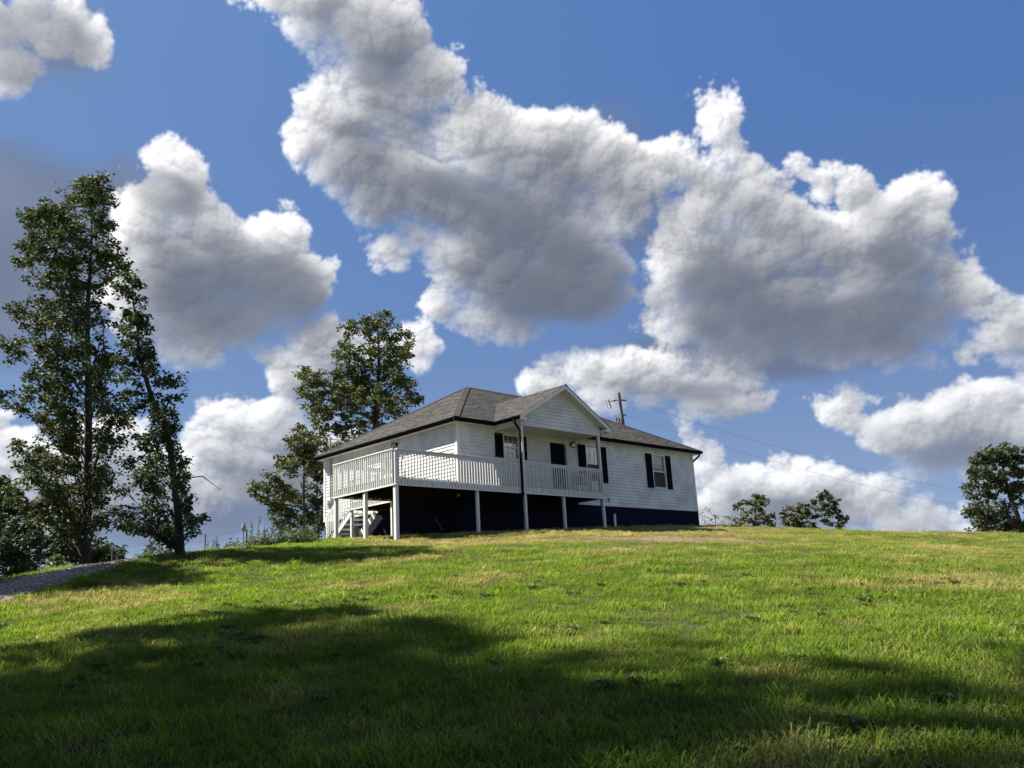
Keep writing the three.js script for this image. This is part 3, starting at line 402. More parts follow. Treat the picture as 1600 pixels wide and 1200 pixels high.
for (const s of [-1, 1]) {
  const e = s < 0 ? GX0 - E2 : GX1 + E2, w = s < 0 ? GX0 : GX1, slab = (y0, y1, z0, z1) => { const a = V(e, EY + y0, 0), b = V(GM, GH + y0, 0), P = []; for (const z of [z0, z1]) for (const [p, q] of [[a, y0], [b, y0], [b, y1], [a, y1]]) P.push(p.x, p.y - y0 + q, z); const g = geometry(P, [0, 1, 2, 0, 2, 3, 4, 6, 5, 4, 7, 6, 0, 4, 5, 0, 5, 1, 3, 2, 6, 3, 6, 7, 0, 3, 7, 0, 7, 4]).toNonIndexed(); g.computeVertexNormals(); return g; };
  mesh('rake_board', slab(-0.16, -0.004, gFront - 0.02, gFront), trimWhite, house);
  mesh('rake_soffit', slab(-0.12, -0.105, PZ + 0.001, gFront - 0.021), soffitWhite, house);
  mesh('gable_roof_board', slab(-0.03, -0.012, -2.1, gFront - 0.022), dark, house);
  mesh('eave_return', [box(Math.min(w + s * 0.02, e - s * 0.02), Math.max(w + s * 0.02, e - s * 0.02), H - 0.03, EY - 0.06, PZ + 0.025, gFront + 0.004), box(Math.min(w + s * 0.022, e - s * 0.06), Math.max(w + s * 0.022, e - s * 0.06), H, H + 0.012, EV, PZ + 0.02)], soffitWhite, house);
  mesh('fascia', box(Math.min(e, e + s * -0.04), Math.max(e, e + s * -0.04), H, EY - 0.015, E2, gFront - 0.03), black, house);
}
// small fittings on the walls
{
  const pts = [V(-0.06, 3.62, -8.6), V(-0.06, 0.95, -8.6)]; const mast = mesh('service_mast', tube(pts, 0.032, 10), steel, house);
  const cap = new THREE.ConeGeometry(0.06, 0.12, 10); cap.rotateZ(0.6); cap.translate(-0.05, 3.66, -8.6); mesh('weather_head', cap, steel, mast);
  const met = mesh('electric_meter', box(-0.15, -0.02, 0.55, 0.98, -8.76, -8.44, 0.01), paint(lin(0.42, 0.43, 0.43), 0.5), house), dial = new THREE.CylinderGeometry(0.11, 0.115, 0.12, 18); dial.rotateZ(Math.PI / 2); dial.translate(-0.2, 0.78, -8.6); mesh('meter_dial', dial, paint(lin(0.5, 0.5, 0.5), 0.3), met);
  mesh('hose_bib', [tube([V(8.36, 0.2, 0.0), V(8.36, 0.2, 0.09), V(8.36, 0.13, 0.13)], 0.02, 8), new THREE.TorusGeometry(0.045, 0.012, 6, 12).translate(8.36, 0.27, 0.08)], dark, house);
  const pipe = thing('standpipe', 'short white plastic pipe standing against the dark foundation', 'pipe', 8.6, gy(8.6, 0.12) + BASE, 0.12);
  mesh('pipe_body', tube([V(0, -0.1, 0), V(0, 0.5, 0)], 0.055, 14), trimWhite, pipe); mesh('pipe_cap', new THREE.CylinderGeometry(0.066, 0.066, 0.07, 14).translate(0, 0.52, 0), trimWhite, pipe);
}

// ---- the deck: wraps the left front corner and runs as a walkway to the rear stairs -----------------------
const deck = thing('deck', 'raised white timber deck with baluster railing around the house corner', 'deck', 0, BASE, 0);
const TOP = 1.21;
{
  const rim = (x0, x1, z0, z1) => mesh('rim_board', box(x0, x1, 0.014, FLOOR - 0.002, z0, z1), deckWhite, deck);
  const baluster = box(-0.018, 0.018, 0.055, TOP - 0.075, -0.018, 0.018, 0.003), cap = (g) => mesh('rail_cap', g, deckWhite, deck);
  const rail = (ax, az, bx, bz, ox, oz) => {                             // a straight railing from a to b; (ox, oz) points outward
    const l = Math.hypot(bx - ax, bz - az), n = Math.round(l / 0.127), x0 = Math.min(ax, bx), x1 = Math.max(ax, bx), z0 = Math.min(az, bz), z1 = Math.max(az, bz), w = 0.045;
    for (let k = 0; k < n; k++) { const f = (k + 0.5) / n, m = mesh('baluster', baluster, deckWhites[(k * 7 + n) % 4], deck); m.position.set(mix(ax, bx, f) + ox * 0.022, 0, mix(az, bz, f) + oz * 0.022); m.rotation.y = (noise3(ax + k, bz, 3) * 0.06); }
    cap(box(x0 - Math.abs(oz ? 0 : w), x1 + Math.abs(oz ? 0 : w), TOP - 0.036, TOP, z0 - Math.abs(ox ? 0 : w), z1 + Math.abs(ox ? 0 : w)));
    mesh('rail_board', box(x0 - (ox > 0 ? 0.04 : 0), x1 + (ox < 0 ? 0.04 : 0), TOP - 0.13, TOP - 0.038, z0 - (oz > 0 ? 0.04 : 0), z1 + (oz < 0 ? 0.04 : 0)), deckWhite, deck);
  };
  rail(DX + 0.06, PZ, GX0 - 0.2, PZ, 0, 1); rail(GX0 + 0.07, PZ, GX1 - 0.03, PZ, 0, 1); rail(DX, PZ - 0.06, DX, -DB, -1, 0); rail(WX, -DB - 0.06, WX, -WB, -1, 0); rail(DX + 0.06, -DB, WX - 0.05, -DB, 0, -1); rail(GX1, PZ - 0.06, GX1, 0.06, 1, 0);
  rim(DX, GX0 - 0.05, PZ - 0.04, PZ); rim(GX0 - 0.049, GX1, PZ - 0.04, PZ + 0.002); rim(DX, DX + 0.04, -DB, PZ - 0.041); rim(DX + 0.041, WX - 0.001, -DB, -DB + 0.04); rim(WX, WX + 0.04, -WB, -DB + 0.038); rim(GX1 - 0.04, GX1, 0.02, PZ - 0.041); rim(WX + 0.041, -0.03, -WB, -WB + 0.04);
  for (const [x0, x1, z0, z1] of [[DX, GX0 - 0.05, PZ + 0.001, PZ + 0.04], [GX0, GX1, PZ + 0.003, PZ + 0.042]]) mesh('rim_ledger', box(x0, x1, 0.0, 0.05, z0, z1), deckWhite, deck);
  mesh('rim_ledger', box(DX - 0.04, DX - 0.001, 0.0, 0.05, -DB, PZ - 0.01), deckWhite, deck); mesh('rim_ledger', box(WX - 0.04, WX - 0.001, 0.0, 0.05, -WB, -DB - 0.05), deckWhite, deck);
  // floor boards run along the front, and joists under them
  for (let k = 0; k < 10; k++) { const z = PZ - 0.04 - 0.142 * (k + 0.5); mesh('floor_board', box(DX + 0.02, GX1 - 0.02, FLOOR, FLOOR + 0.028, z - 0.067, z + 0.067), lumber, deck); }
  for (let k = 0; k < 15; k++) { const z = -0.045 - 0.142 * (k + 0.5); mesh('floor_board', box(DX + 0.02, -0.03, FLOOR, FLOOR + 0.028, z - 0.067, z + 0.067), lumber, deck); }
  for (let k = 0; k < 20; k++) { const z = -2.2 - 0.142 * (k + 0.5); mesh('floor_board', box(WX + 0.02, -0.03, FLOOR, FLOOR + 0.028, z - 0.067, z + 0.067), lumber, deck); }
  for (let x = DX + 0.4; x < GX1 - 0.1; x += 0.406) mesh('joist', x < -0.2 ? (x > WX ? box(x, x + 0.04, 0.03, FLOOR - 0.003, -WB + 0.05, PZ - 0.045) : box(x, x + 0.04, 0.03, FLOOR - 0.003, -DB + 0.045, PZ - 0.045)) : box(x, x + 0.04, 0.03, FLOOR - 0.003, 0.03, PZ - 0.045), lumber, deck);
  mesh('ledger', [box(0, GX1 - 0.05, -0.03, FLOOR - 0.003, 0.026, 0.029 + 0.03), box(-0.06, -0.026, -0.03, FLOOR - 0.003, -WB + 0.05, -0.05)], lumber, deck);
  // posts: under the rim, the two at the porch carrying the gable
  const post = (x, z, top, s = 0.1) => mesh('post', box(x - s / 2, x + s / 2, gy(x, z) - 0.3, top, z - s / 2, z + s / 2), deckWhite, deck);
  post(DX + 0.06, PZ - 0.06, TOP - 0.04, 0.13); post(DX + 0.06, -0.36, 0.012, 0.12); mesh('post', box(DX + 0.02, DX + 0.1, FLOOR + 0.03, TOP - 0.04, -0.40, -0.30), deckWhite, deck); post(DX + 0.07, -DB + 0.06, TOP - 0.04, 0.12); post(-0.3, PZ - 0.1, 0.012); post(GX0 + 0.05, PZ - 0.045, 2.594); post(4.14, PZ - 0.1, 0.012); post(GX1 - 0.06, PZ - 0.045, 2.594); post(-1.25, -2.4, 0.012); post(WX + 0.06, -WB + 0.06, 0.012);
  mesh('post', box(WX, WX + 0.09, FLOOR + 0.03, TOP - 0.04, -WB, -WB + 0.09), deckWhite, deck); mesh('post', box(GX0 - 0.2, GX0 - 0.12, FLOOR + 0.03, TOP - 0.04, PZ - 0.1, PZ - 0.01), deckWhite, deck);
  // rear stairs, going down along the wall
  const g0 = gy(-0.8, -6.8), rise7 = (FLOOR + 0.028 - g0) / 7, st = mesh('staircase', [-1, 0].map((k) => { const x = k ? WX + 0.02 : -0.14, P = V(x, FLOOR - 0.34, -WB + 0.02), Q = V(x, g0 - 0.26, -WB - 1.62); return bar(P, Q, 0.045, 0.28); }), deckWhite, deck);
  for (let k = 1; k < 7; k++) mesh('tread', box(WX + 0.045, -0.17, FLOOR + 0.028 - k * rise7 - 0.038, FLOOR + 0.028 - k * rise7, -WB - 0.26 * k - 0.02, -WB - 0.26 * k + 0.25), deckWhite, st);
  const ln = (z) => FLOOR + 0.03 + ((z + WB) / 0.26) * rise7;                      // nosing line
  for (const x of [WX, -0.12]) { mesh('handrail', bar(V(x, ln(-WB) + 0.84, -WB), V(x, ln(-WB - 1.75) + 0.76, -WB - 1.75), 0.085, 0.05), deckWhite, st); const a = ln(-WB - 1.68); mesh('newel', box(x - 0.045, x + 0.045, g0 - 0.3, a + 0.76, -WB - 1.73, -WB - 1.64), deckWhite, st); }
  for (let k = 0; k < 13; k++) { const z = -WB - 0.1 - k * 0.122, b = mesh('baluster', box(-0.018, 0.018, -0.2, 0.76, -0.018, 0.018, 0.003), deckWhite, st); b.position.set(WX - 0.045, ln(z), z); }
}
// things about the deck
{
  const bx = -0.55, bz = -5.9, b = thing('bucket', 'grey tapered bucket on the ground under the rear stairs', 'bucket', bx, BASE + gy(bx, bz), bz);
  const pr = [[0, 0.01], [0.125, 0.01], [0.13, 0.03], [0.165, 0.33], [0.178, 0.335], [0.178, 0.36], [0.16, 0.36], [0.12, 0.04], [0, 0.04]].map(([x, y]) => new THREE.Vector2(x, y));
  mesh('bucket_body', new THREE.LatheGeometry(pr, 24), paint(lin(0.36, 0.37, 0.37), 0.6), b); mesh('handle', new THREE.TorusGeometry(0.165, 0.006, 6, 20, Math.PI).rotateX(1.9).translate(0, 0.34, 0), steel, b);
  const c = thing('porch_chair', 'grey metal armchair on the porch beside the shuttered window', 'chair', 7.0 - 0.9, BASE + FLOOR + 0.03, 0.62), grey = paint(lin(0.20, 0.22, 0.24), 0.5), arc = (y, w, d0, d1) => tube([V(-w, y, d0), V(-w, y, d1), V(-w + 0.05, y, d1 - 0.04), V(w - 0.05, y, d1 - 0.04), V(w, y, d1), V(w, y, d0)], 0.014, 8);
  mesh('seat', box(-0.25, 0.25, 0.40, 0.44, -0.24, 0.24, 0.015), grey, c); mesh('backrest', [tube([V(-0.25, 0.42, -0.22), V(-0.24, 0.85, -0.33), V(-0.12, 0.95, -0.35), V(0.12, 0.95, -0.35), V(0.24, 0.85, -0.33), V(0.25, 0.42, -0.22)], 0.014, 8), ...[-0.16, -0.08, 0, 0.08, 0.16].map((x) => bar(V(x, 0.44, -0.225), V(x, 0.94, -0.35), 0.045, 0.012))], grey, c);
  for (const x of [-1, 1]) { mesh('armrest', tube([V(x * 0.26, 0.62, -0.27), V(x * 0.27, 0.64, 0.1), V(x * 0.26, 0.6, 0.22), V(x * 0.25, 0.42, 0.23)], 0.016, 8), grey, c); for (const z of [-0.21, 0.22]) mesh('leg', tube([V(x * 0.24, 0.41, z), V(x * 0.26, 0, z * 1.12)], 0.014, 8), grey, c); }
  const k = thing('lantern', 'small black lantern standing on the porch floor behind the balusters', 'lantern', 2.45, BASE + FLOOR + 0.03, 0.9);
  mesh('lantern_base', box(-0.06, 0.06, 0, 0.02, -0.06, 0.06), black, k); mesh('lantern_body', [-1, 1].flatMap((a) => [-1, 1].map((b2) => box(a * 0.05 - 0.008, a * 0.05 + 0.008, 0.02, 0.19, b2 * 0.05 - 0.008, b2 * 0.05 + 0.008))), black, k); mesh('candle', new THREE.CylinderGeometry(0.03, 0.03, 0.11, 12).translate(0, 0.075, 0), black, k); mesh('lantern_top', new THREE.ConeGeometry(0.085, 0.07, 4).rotateY(Math.PI / 4).translate(0, 0.225, 0), black, k);
}

// ---- power pole and lines ---------------------------------------------------------------------------
const wood = paint(lin(0.13, 0.095, 0.065), 0.95), wireGrey = paint(lin(0.09, 0.09, 0.09), 0.6), porcelain = paint(lin(0.13, 0.11, 0.10), 0.4);
const at = (s, t, h) => { const [x, z] = world(s, t); return V(x, EYE.y + h, z); };
{
  const foot = at(9.95, 72, 3), top = at(9.17, 72, 17.2), p = thing('power_pole', 'wooden power pole with transformer rising behind the house roof', 'utility pole', foot.x, foot.y, foot.z), o = (v) => v.clone().sub(foot), on = (f) => o(foot.clone().lerp(top, f)), rx = V(cH, 0, sH), fx = V(sH, 0, -cH);
  mesh('pole', tube([on(-0.25), on(0.3), on(0.7), on(1)], [0.19, 0.17, 0.14, 0.12], 12), wood, p);
  const tr = on(0.83).addScaledVector(rx, -0.42), tank = new THREE.LatheGeometry([[0, 0], [0.22, 0], [0.235, 0.03], [0.235, 0.75], [0.25, 0.76], [0.25, 0.8], [0.12, 0.86], [0, 0.87]].map(([x, y]) => new THREE.Vector2(x, y)), 18); tank.translate(tr.x, tr.y - 1.0, tr.z);
  const tm = mesh('transformer', tank, paint(lin(0.20, 0.22, 0.23), 0.5), p), bush = (x) => { const g = []; for (let k = 0; k < 5; k++) g.push(new THREE.CylinderGeometry(k % 2 ? 0.05 : 0.08, k % 2 ? 0.05 : 0.08, 0.08, 10).translate(tr.x + rx.x * x, tr.y - 0.12 + k * 0.08, tr.z + rx.z * x)); return g; };
  mesh('bushing', bush(-0.1), porcelain, tm); mesh('bushing', bush(0.13).map((g) => g.translate(0, -0.04, 0)), porcelain, tm); mesh('bracket', [bar(tr.clone().add(V(0, -0.5, 0)), on(0.80), 0.08, 0.05), bar(tr.clone().add(V(0, -0.2, 0)), on(0.82), 0.08, 0.05)], steel, tm);
  const a0 = on(0.955), a1 = a0.clone().addScaledVector(rx, -1.0); mesh('cutout_arm', tube([a0, a1.clone().add(V(0, -0.1, 0))], 0.03, 8), wireGrey, p);
  const c1 = a1.clone().add(V(0, 0.1, 0)), c2 = a1.clone().addScaledVector(rx, 0.2).add(V(0, -0.6, 0)), cut = mesh('fuse_cutout', tube([c1, c2], 0.055, 8), porcelain, p); mesh('fuse_tube', tube([c1.clone().addScaledVector(rx, -0.22), c2.clone().addScaledVector(rx, -0.26).add(V(0, -0.15, 0)), c2], 0.028, 6), porcelain, cut);
  mesh('insulator', [0, 1, 2].map((k) => { const q = a1.clone().addScaledVector(rx, 0.45 + k * 0.07); return new THREE.SphereGeometry(0.09, 10, 8).scale(0.4, 1, 1).translate(q.x, q.y, q.z); }), porcelain, p);
  mesh('strain_insulator', tube([on(0.957), on(0.957).addScaledVector(rx, 0.55).add(V(0, -0.12, 0))], [0.05, 0.07], 8), porcelain, p); mesh('clamp', tube([on(0.86), on(0.86).addScaledVector(rx, 0.35)], 0.06, 8), porcelain, p);
  mesh('lead_wire', [tube([c2, tr.clone().addScaledVector(rx, -0.1).add(V(0, 0.25, 0))], 0.012, 5), tube([tr.clone().addScaledVector(rx, 0.13).add(V(0, 0.2, 0)), on(0.86)], 0.012, 5)], wireGrey, p);
  const wire = (name, label, a, b, sag, rad) => { const pts = []; for (let k = 0; k <= 24; k++) { const f = k / 24, q = a.clone().lerp(b, f); q.y -= sag * 4 * f * (1 - f); pts.push(q); } const w = mesh(numbered(name), tube(pts, rad, 5), wireGrey, scene); w.userData = { label, category: 'power line', group: 'power lines to the right of the pole' }; return w; };
  const f2 = at(55, 100, 1.5), p2 = thing('power_pole', 'distant wooden power pole standing behind the tree at the right edge', 'utility pole', f2.x, f2.y, f2.z); mesh('pole', tube([V(0, -2, 0), V(0, 4, 0), V(0, 8.0, 0)], [0.17, 0.15, 0.11], 10), wood, p2);
  wire('power_line', 'upper power line running right from the pole top', foot.clone().add(on(0.955)).addScaledVector(rx, 0.5), f2.clone().add(V(0, 7.8, 0)), 0.9, 0.010);
  wire('power_line', 'lower power line running right below the other one', foot.clone().add(on(0.86)).addScaledVector(rx, 0.3), f2.clone().add(V(0, 6.0, 0)), 0.9, 0.009);
  const drop = wire('service_drop', 'service cable dropping left from the transformer to the rear of the house', foot.clone().add(tr).add(V(0, -0.1, 0)), V(-0.06, BASE + 3.62, -8.65), 1.2, 0.016); delete drop.userData.group;
}
// ---- wire fence on the left -------------------------------------------------------------------------
{
  const run = [[-13.75, 29.2, 2.45], [-12.35, 29.6, 2.77], [-10.92, 30, 2.87], [-9.64, 30.5, 2.99], [-8.3, 31.2, 2.98], [-7.2, 32, 3.1]], pts = run.map(([s, t, h]) => at(s, t, h)), base = pts[0], f = thing('wire_fence', 'thin wire fence on steel posts along the left hill edge', 'fence', base.x, groundAt(-13.75, 29.2), base.z), o = f.position;
  pts.forEach((p, i) => { const g = groundAt(run[i][0], run[i][1]); mesh('post', [bar(V(p.x - o.x, g - 0.3 - o.y, p.z - o.z), V(p.x - o.x, p.y + 0.06 - o.y, p.z - o.z), 0.045, 0.03)], paint(lin(0.14, 0.15, 0.14), 0.7), f); });
  for (let k = 0; k < 5; k++) mesh('wire', pts.slice(1).map((p, i) => tube([V(pts[i].x - o.x, pts[i].y - 0.2 * k - o.y, pts[i].z - o.z), V(p.x - o.x, p.y - 0.2 * k - o.y, p.z - o.z)], 0.004, 4)), wireGrey, f);
  const g = at(-9.75, 30.5, 2.9), b = thing('birdhouse', 'pale oval gourd birdhouse on a thin stake by the wire fence', 'birdhouse', g.x, groundAt(-9.75, 30.5), g.z), hh = g.y - b.position.y;
  mesh('stake', tube([V(0, -0.2, 0), V(0, hh + 0.1, 0)], 0.013, 6), wood, b); mesh('gourd', new THREE.LatheGeometry([[0, -0.02], [0.05, 0], [0.085, 0.06], [0.09, 0.12], [0.06, 0.2], [0.03, 0.26], [0.02, 0.33], [0, 0.35]].map(([x, y]) => new THREE.Vector2(x, y)), 14).translate(0, hh + 0.1, 0), paint(lin(0.26, 0.26, 0.23), 0.9), b);
}

// ---- trees and shrubs --------------------------------------------------------------------------------
// Each is surveyed from the photograph: s, t where it stands, h the height of its foot over eye level,
// trunk [sideways, height, radius] and leaf masses [sideways, height, radius], metres.
const oak1 = { s: -11.99, t: 23.9, h: 1.55, trunk: [[0, 0, 0.15], [-0.03, 0.68, 0.125], [-0.1, 1.92, 0.115], [-0.19, 3.56, 0.105], [-0.27, 5.27, 0.09], [-0.39, 7.23, 0.07], [-0.43, 8.65, 0.05], [-0.5, 9.9, 0.032], [-0.65, 11.18, 0.018], [-0.72, 11.79, 0.008]], crown: [[-0.76, 11.84, 0.4], [-0.99, 11.48, 0.4], [-0.32, 11.51, 0.32], [-0.15, 11.02, 0.32], [-0.58, 11.05, 0.36], [-1.77, 10.88, 0.32], [-1.37, 10.75, 0.35], [-1.56, 10.46, 0.43], [-2.31, 10.38, 0.27], [-2.5, 10.75, 0.16], [-0.16, 10.21, 0.35], [-1.07, 10.14, 0.35], [-1.26, 9.92, 0.39], [-2.29, 9.69, 0.35], [-2, 9.9, 0.35], [0.16, 9.61, 0.31], [-0.26, 9.4, 0.31], [-2.26, 9.29, 0.39], [-1.11, 9.45, 0.39], [-0.87, 9.08, 0.39], [0.08, 9.03, 0.39], [0.47, 8.9, 0.19], [-1.21, 8.77, 0.39], [-2, 8.59, 0.29], [-1.59, 8.67, 0.31], [-0.2, 8.59, 0.27], [-0.75, 8.3, 0.27], [-1.1, 8.09, 0.31], [-0.16, 8.04, 0.17], [-1.88, 7.75, 0.38], [-2.5, 7.67, 0.27], [-1.39, 7.61, 0.42], [-2.08, 7.2, 0.38], [-1.5, 7.17, 0.46], [-0.96, 7.48, 0.34], [-0.63, 7.12, 0.27], [-0.07, 7.49, 0.27], [0.11, 7.04, 0.3], [-1.73, 6.75, 0.34], [-2.67, 6.64, 0.25], [-2.46, 6.26, 0.21], [-1.9, 6.33, 0.32], [-1.23, 6.35, 0.38], [-0.67, 6.43, 0.3], [-0.05, 6.44, 0.34], [0.27, 6.05, 0.28], [-1.57, 5.94, 0.32], [-0.74, 5.89, 0.34], [-2.49, 5.01, 0.24], [-2.19, 5.1, 0.24], [-2.21, 4.69, 0.19], [-2.68, 4.81, 0.17], [-1.74, 5.52, 0.32], [-1.7, 5.02, 0.28], [-1.5, 4.38, 0.13], [-1.15, 5.37, 0.37], [-0.96, 4.83, 0.37], [-0.64, 5.46, 0.34], [0.11, 5.48, 0.34], [0.41, 5.67, 0.26], [-0.66, 4.34, 0.37], [-0.9, 4.07, 0.33], [0.3, 4.76, 0.37], [0.5, 4.26, 0.37], [0.86, 4.03, 0.18], [0.22, 3.75, 0.24], [0.64, 3.58, 0.24], [-1.68, 3.53, 0.31], [-2.1, 3.5, 0.15], [-1.24, 3.77, 0.37], [-0.69, 3.54, 0.37], [-2.11, 3.04, 0.2], [-1.81, 3.12, 0.27], [-1.33, 3.09, 0.33], [-0.93, 3.07, 0.36], [-0.55, 2.85, 0.27], [0.14, 2.61, 0.27], [0.55, 2.59, 0.29], [0.43, 2.07, 0.27], [0.21, 2.3, 0.2], [-2.1, 2.31, 0.25], [-1.66, 2.65, 0.27], [-1.28, 2.47, 0.31], [-2.05, 1.81, 0.23], [-1.6, 1.98, 0.31], [-1.15, 1.96, 0.32], [-0.69, 2.04, 0.32], [-0.4, 2.22, 0.22], [-1.31, 1.52, 0.29], [-0.81, 1.49, 0.36], [-0.45, 1.56, 0.27], [0.27, 1.44, 0.23], [0.4, 1.13, 0.21]] };
const oak2 = { s: -8.4, t: 21.4, h: 1.56, trunk: [[0, 0, 0.125], [-0.01, 0.31, 0.105], [-0.08, 1.1, 0.09], [-0.24, 2.08, 0.08], [-0.37, 2.91, 0.075], [-0.76, 3.76, 0.065], [-1.09, 4.63, 0.055], [-1.33, 5.34, 0.045], [-1.43, 6.23, 0.033], [-1.55, 6.6, 0.022], [-1.63, 7.23, 0.008]], crown: [[-1.67, 7.33, 0.26], [-1.38, 7.37, 0.22], [-1.73, 6.93, 0.22], [-1.39, 6.77, 0.19], [-1.93, 7.2, 0.14], [-1.79, 6.3, 0.22], [-1.81, 6, 0.22], [-1.32, 6.28, 0.19], [-1.17, 6.02, 0.19], [-1.58, 5.9, 0.25], [-1.74, 5.52, 0.25], [-1.27, 5.53, 0.22], [-1.03, 5.29, 0.19], [-1.72, 5.14, 0.25], [-1.35, 5.15, 0.25], [-1.01, 4.99, 0.18], [-1.6, 4.78, 0.22], [-0.98, 4.75, 0.22], [-0.35, 4.52, 0.2], [-0.64, 4.59, 0.18], [-0.2, 4.09, 0.13], [-1.42, 4.29, 0.22], [-1.22, 3.94, 0.25], [-0.72, 4.15, 0.28], [-0.47, 3.85, 0.25], [-0.77, 3.68, 0.28], [-0.49, 3.53, 0.25], [-0.3, 3.32, 0.15], [-0.95, 3.22, 0.25], [-1.17, 3.08, 0.18], [-0.67, 3.2, 0.25], [-0.43, 2.96, 0.21], [-0.78, 2.88, 0.25], [-1.1, 2.8, 0.18], [-0.59, 2.59, 0.24], [-0.22, 2.65, 0.15], [-1.26, 2.48, 0.21], [-0.91, 2.51, 0.24], [-1.51, 2.46, 0.18], [-0.62, 2.21, 0.21], [-0.07, 2.33, 0.16], [-0.01, 2.05, 0.15], [-1.29, 2.12, 0.18], [-0.97, 2.1, 0.21], [-1.15, 1.83, 0.21], [-1.41, 1.65, 0.18], [-0.82, 1.82, 0.18], [-0.49, 1.7, 0.19], [0, 1.77, 0.16], [0.06, 1.45, 0.14], [-1.56, 1.21, 0.16], [-1.74, 1.27, 0.11], [-1.41, 0.94, 0.19], [-1.21, 0.75, 0.11], [-0.82, 0.81, 0.18], [-1.01, 1.14, 0.18], [-0.55, 0.89, 0.19], [-0.71, 0.63, 0.13], [-0.52, 1.21, 0.19], [-0.35, 0.71, 0.08], [0.17, 1.27, 0.11], [0.31, 0.94, 0.13], [0.53, 0.93, 0.1], [-0.25, 0.34, 0.06]] };
const oak3 = { s: -7.3, t: 44, h: 3.48, trunk: [[0, 0, 0.2], [-0.03, 2.77, 0.17], [-0.03, 5.46, 0.15], [0.05, 6.83, 0.13], [0.17, 8.22, 0.1], [0.26, 9.99, 0.06], [0.21, 11.43, 0.015]], crown: [[-0.27, 11.75, 0.45], [0.39, 11.82, 0.45], [-0.83, 11.42, 0.45], [-1.35, 11.34, 0.42], [0.94, 11.32, 0.52], [1.58, 10.6, 0.52], [1.81, 9.9, 0.38], [0.62, 11.01, 0.55], [-0.28, 11.06, 0.55], [-1.8, 10.24, 0.45], [-1.25, 10.07, 0.52], [-1.6, 9.77, 0.45], [-0.5, 9.92, 0.58], [0.37, 10.12, 0.58], [1.15, 9.83, 0.58], [1.55, 9.13, 0.51], [-1.15, 9.28, 0.51], [-0.5, 8.92, 0.65], [0.59, 8.97, 0.58], [1.23, 8.58, 0.51], [-3.55, 8.99, 0.44], [-3.2, 8.61, 0.44], [-3.75, 8.43, 0.38], [-3.64, 7.76, 0.31], [-3.1, 7.94, 0.51], [-2.01, 8.76, 0.51], [-2.45, 8.12, 0.58], [-1.7, 8.07, 0.65], [-0.95, 8.17, 0.65], [-0.07, 7.98, 0.58], [0.78, 7.94, 0.51], [1.63, 8.03, 0.44], [2.06, 7.34, 0.37], [-3.19, 7.07, 0.44], [-2.35, 7.24, 0.58], [-1.5, 7.29, 0.64], [-0.62, 7.35, 0.58], [0.43, 7.43, 0.51], [1.31, 7.24, 0.51], [1.84, 6.69, 0.37], [-2.99, 6.51, 0.51], [-2.01, 6.56, 0.44], [-1.07, 6.51, 0.51], [-0.09, 6.7, 0.51], [0.96, 6.64, 0.44], [-1.61, 5.99, 0.44], [-2.25, 5.71, 0.44], [-0.73, 5.94, 0.37], [-2.89, 5.95, 0.44], [-0.87, 5.16, 0.54], [0.47, 5.77, 0.54], [-1.88, 4.88, 0.53]] };
const slim4 = { s: -10.45, t: 42, h: 3.6, trunk: [[0, 0, 0.085], [-0.05, 1.93, 0.07], [-0.06, 3.8, 0.05], [-0.17, 5.26, 0.012]], crown: [[-0.27, 5.63, 0.23], [-0.49, 5.05, 0.42], [0.21, 5.01, 0.45], [-0.26, 4.42, 0.48], [0.54, 4.48, 0.45], [-1.18, 3.76, 0.41], [-0.76, 3.55, 0.41], [-0.07, 4.02, 0.48], [0.45, 3.77, 0.41], [-1.67, 3.09, 0.35], [-2.27, 2.71, 0.35], [-2.45, 2.34, 0.22], [-1.85, 2.31, 0.41], [-1.16, 2.36, 0.47], [-0.65, 2.12, 0.41], [-1.43, 1.69, 0.41], [-0.83, 1.53, 0.41], [-1.42, 1.19, 0.28], [-0.91, 0.85, 0.34], [-0.81, 0.35, 0.34]] };
const young5 = { s: -10.14, t: 43.5, h: 3.6, trunk: [[0, 0, 0.08], [-0.01, 1.76, 0.06], [-0.05, 3.4, 0.03], [-0.05, 4, 0.01]], crown: [[-0.01, 3, 0.52], [-0.11, 2.58, 0.59], [-0.43, 1.98, 0.52], [-0.01, 1.54, 0.55], [-0.42, 0.95, 0.55], [-0, 0.64, 0.55], [-0.82, 1.19, 0.39], [0.08, 3.62, 0.46], [0.41, 2.07, 0.52], [0.48, 1.09, 0.52], [0.41, 3.05, 0.46], [-0.68, 0.51, 0.32]] };
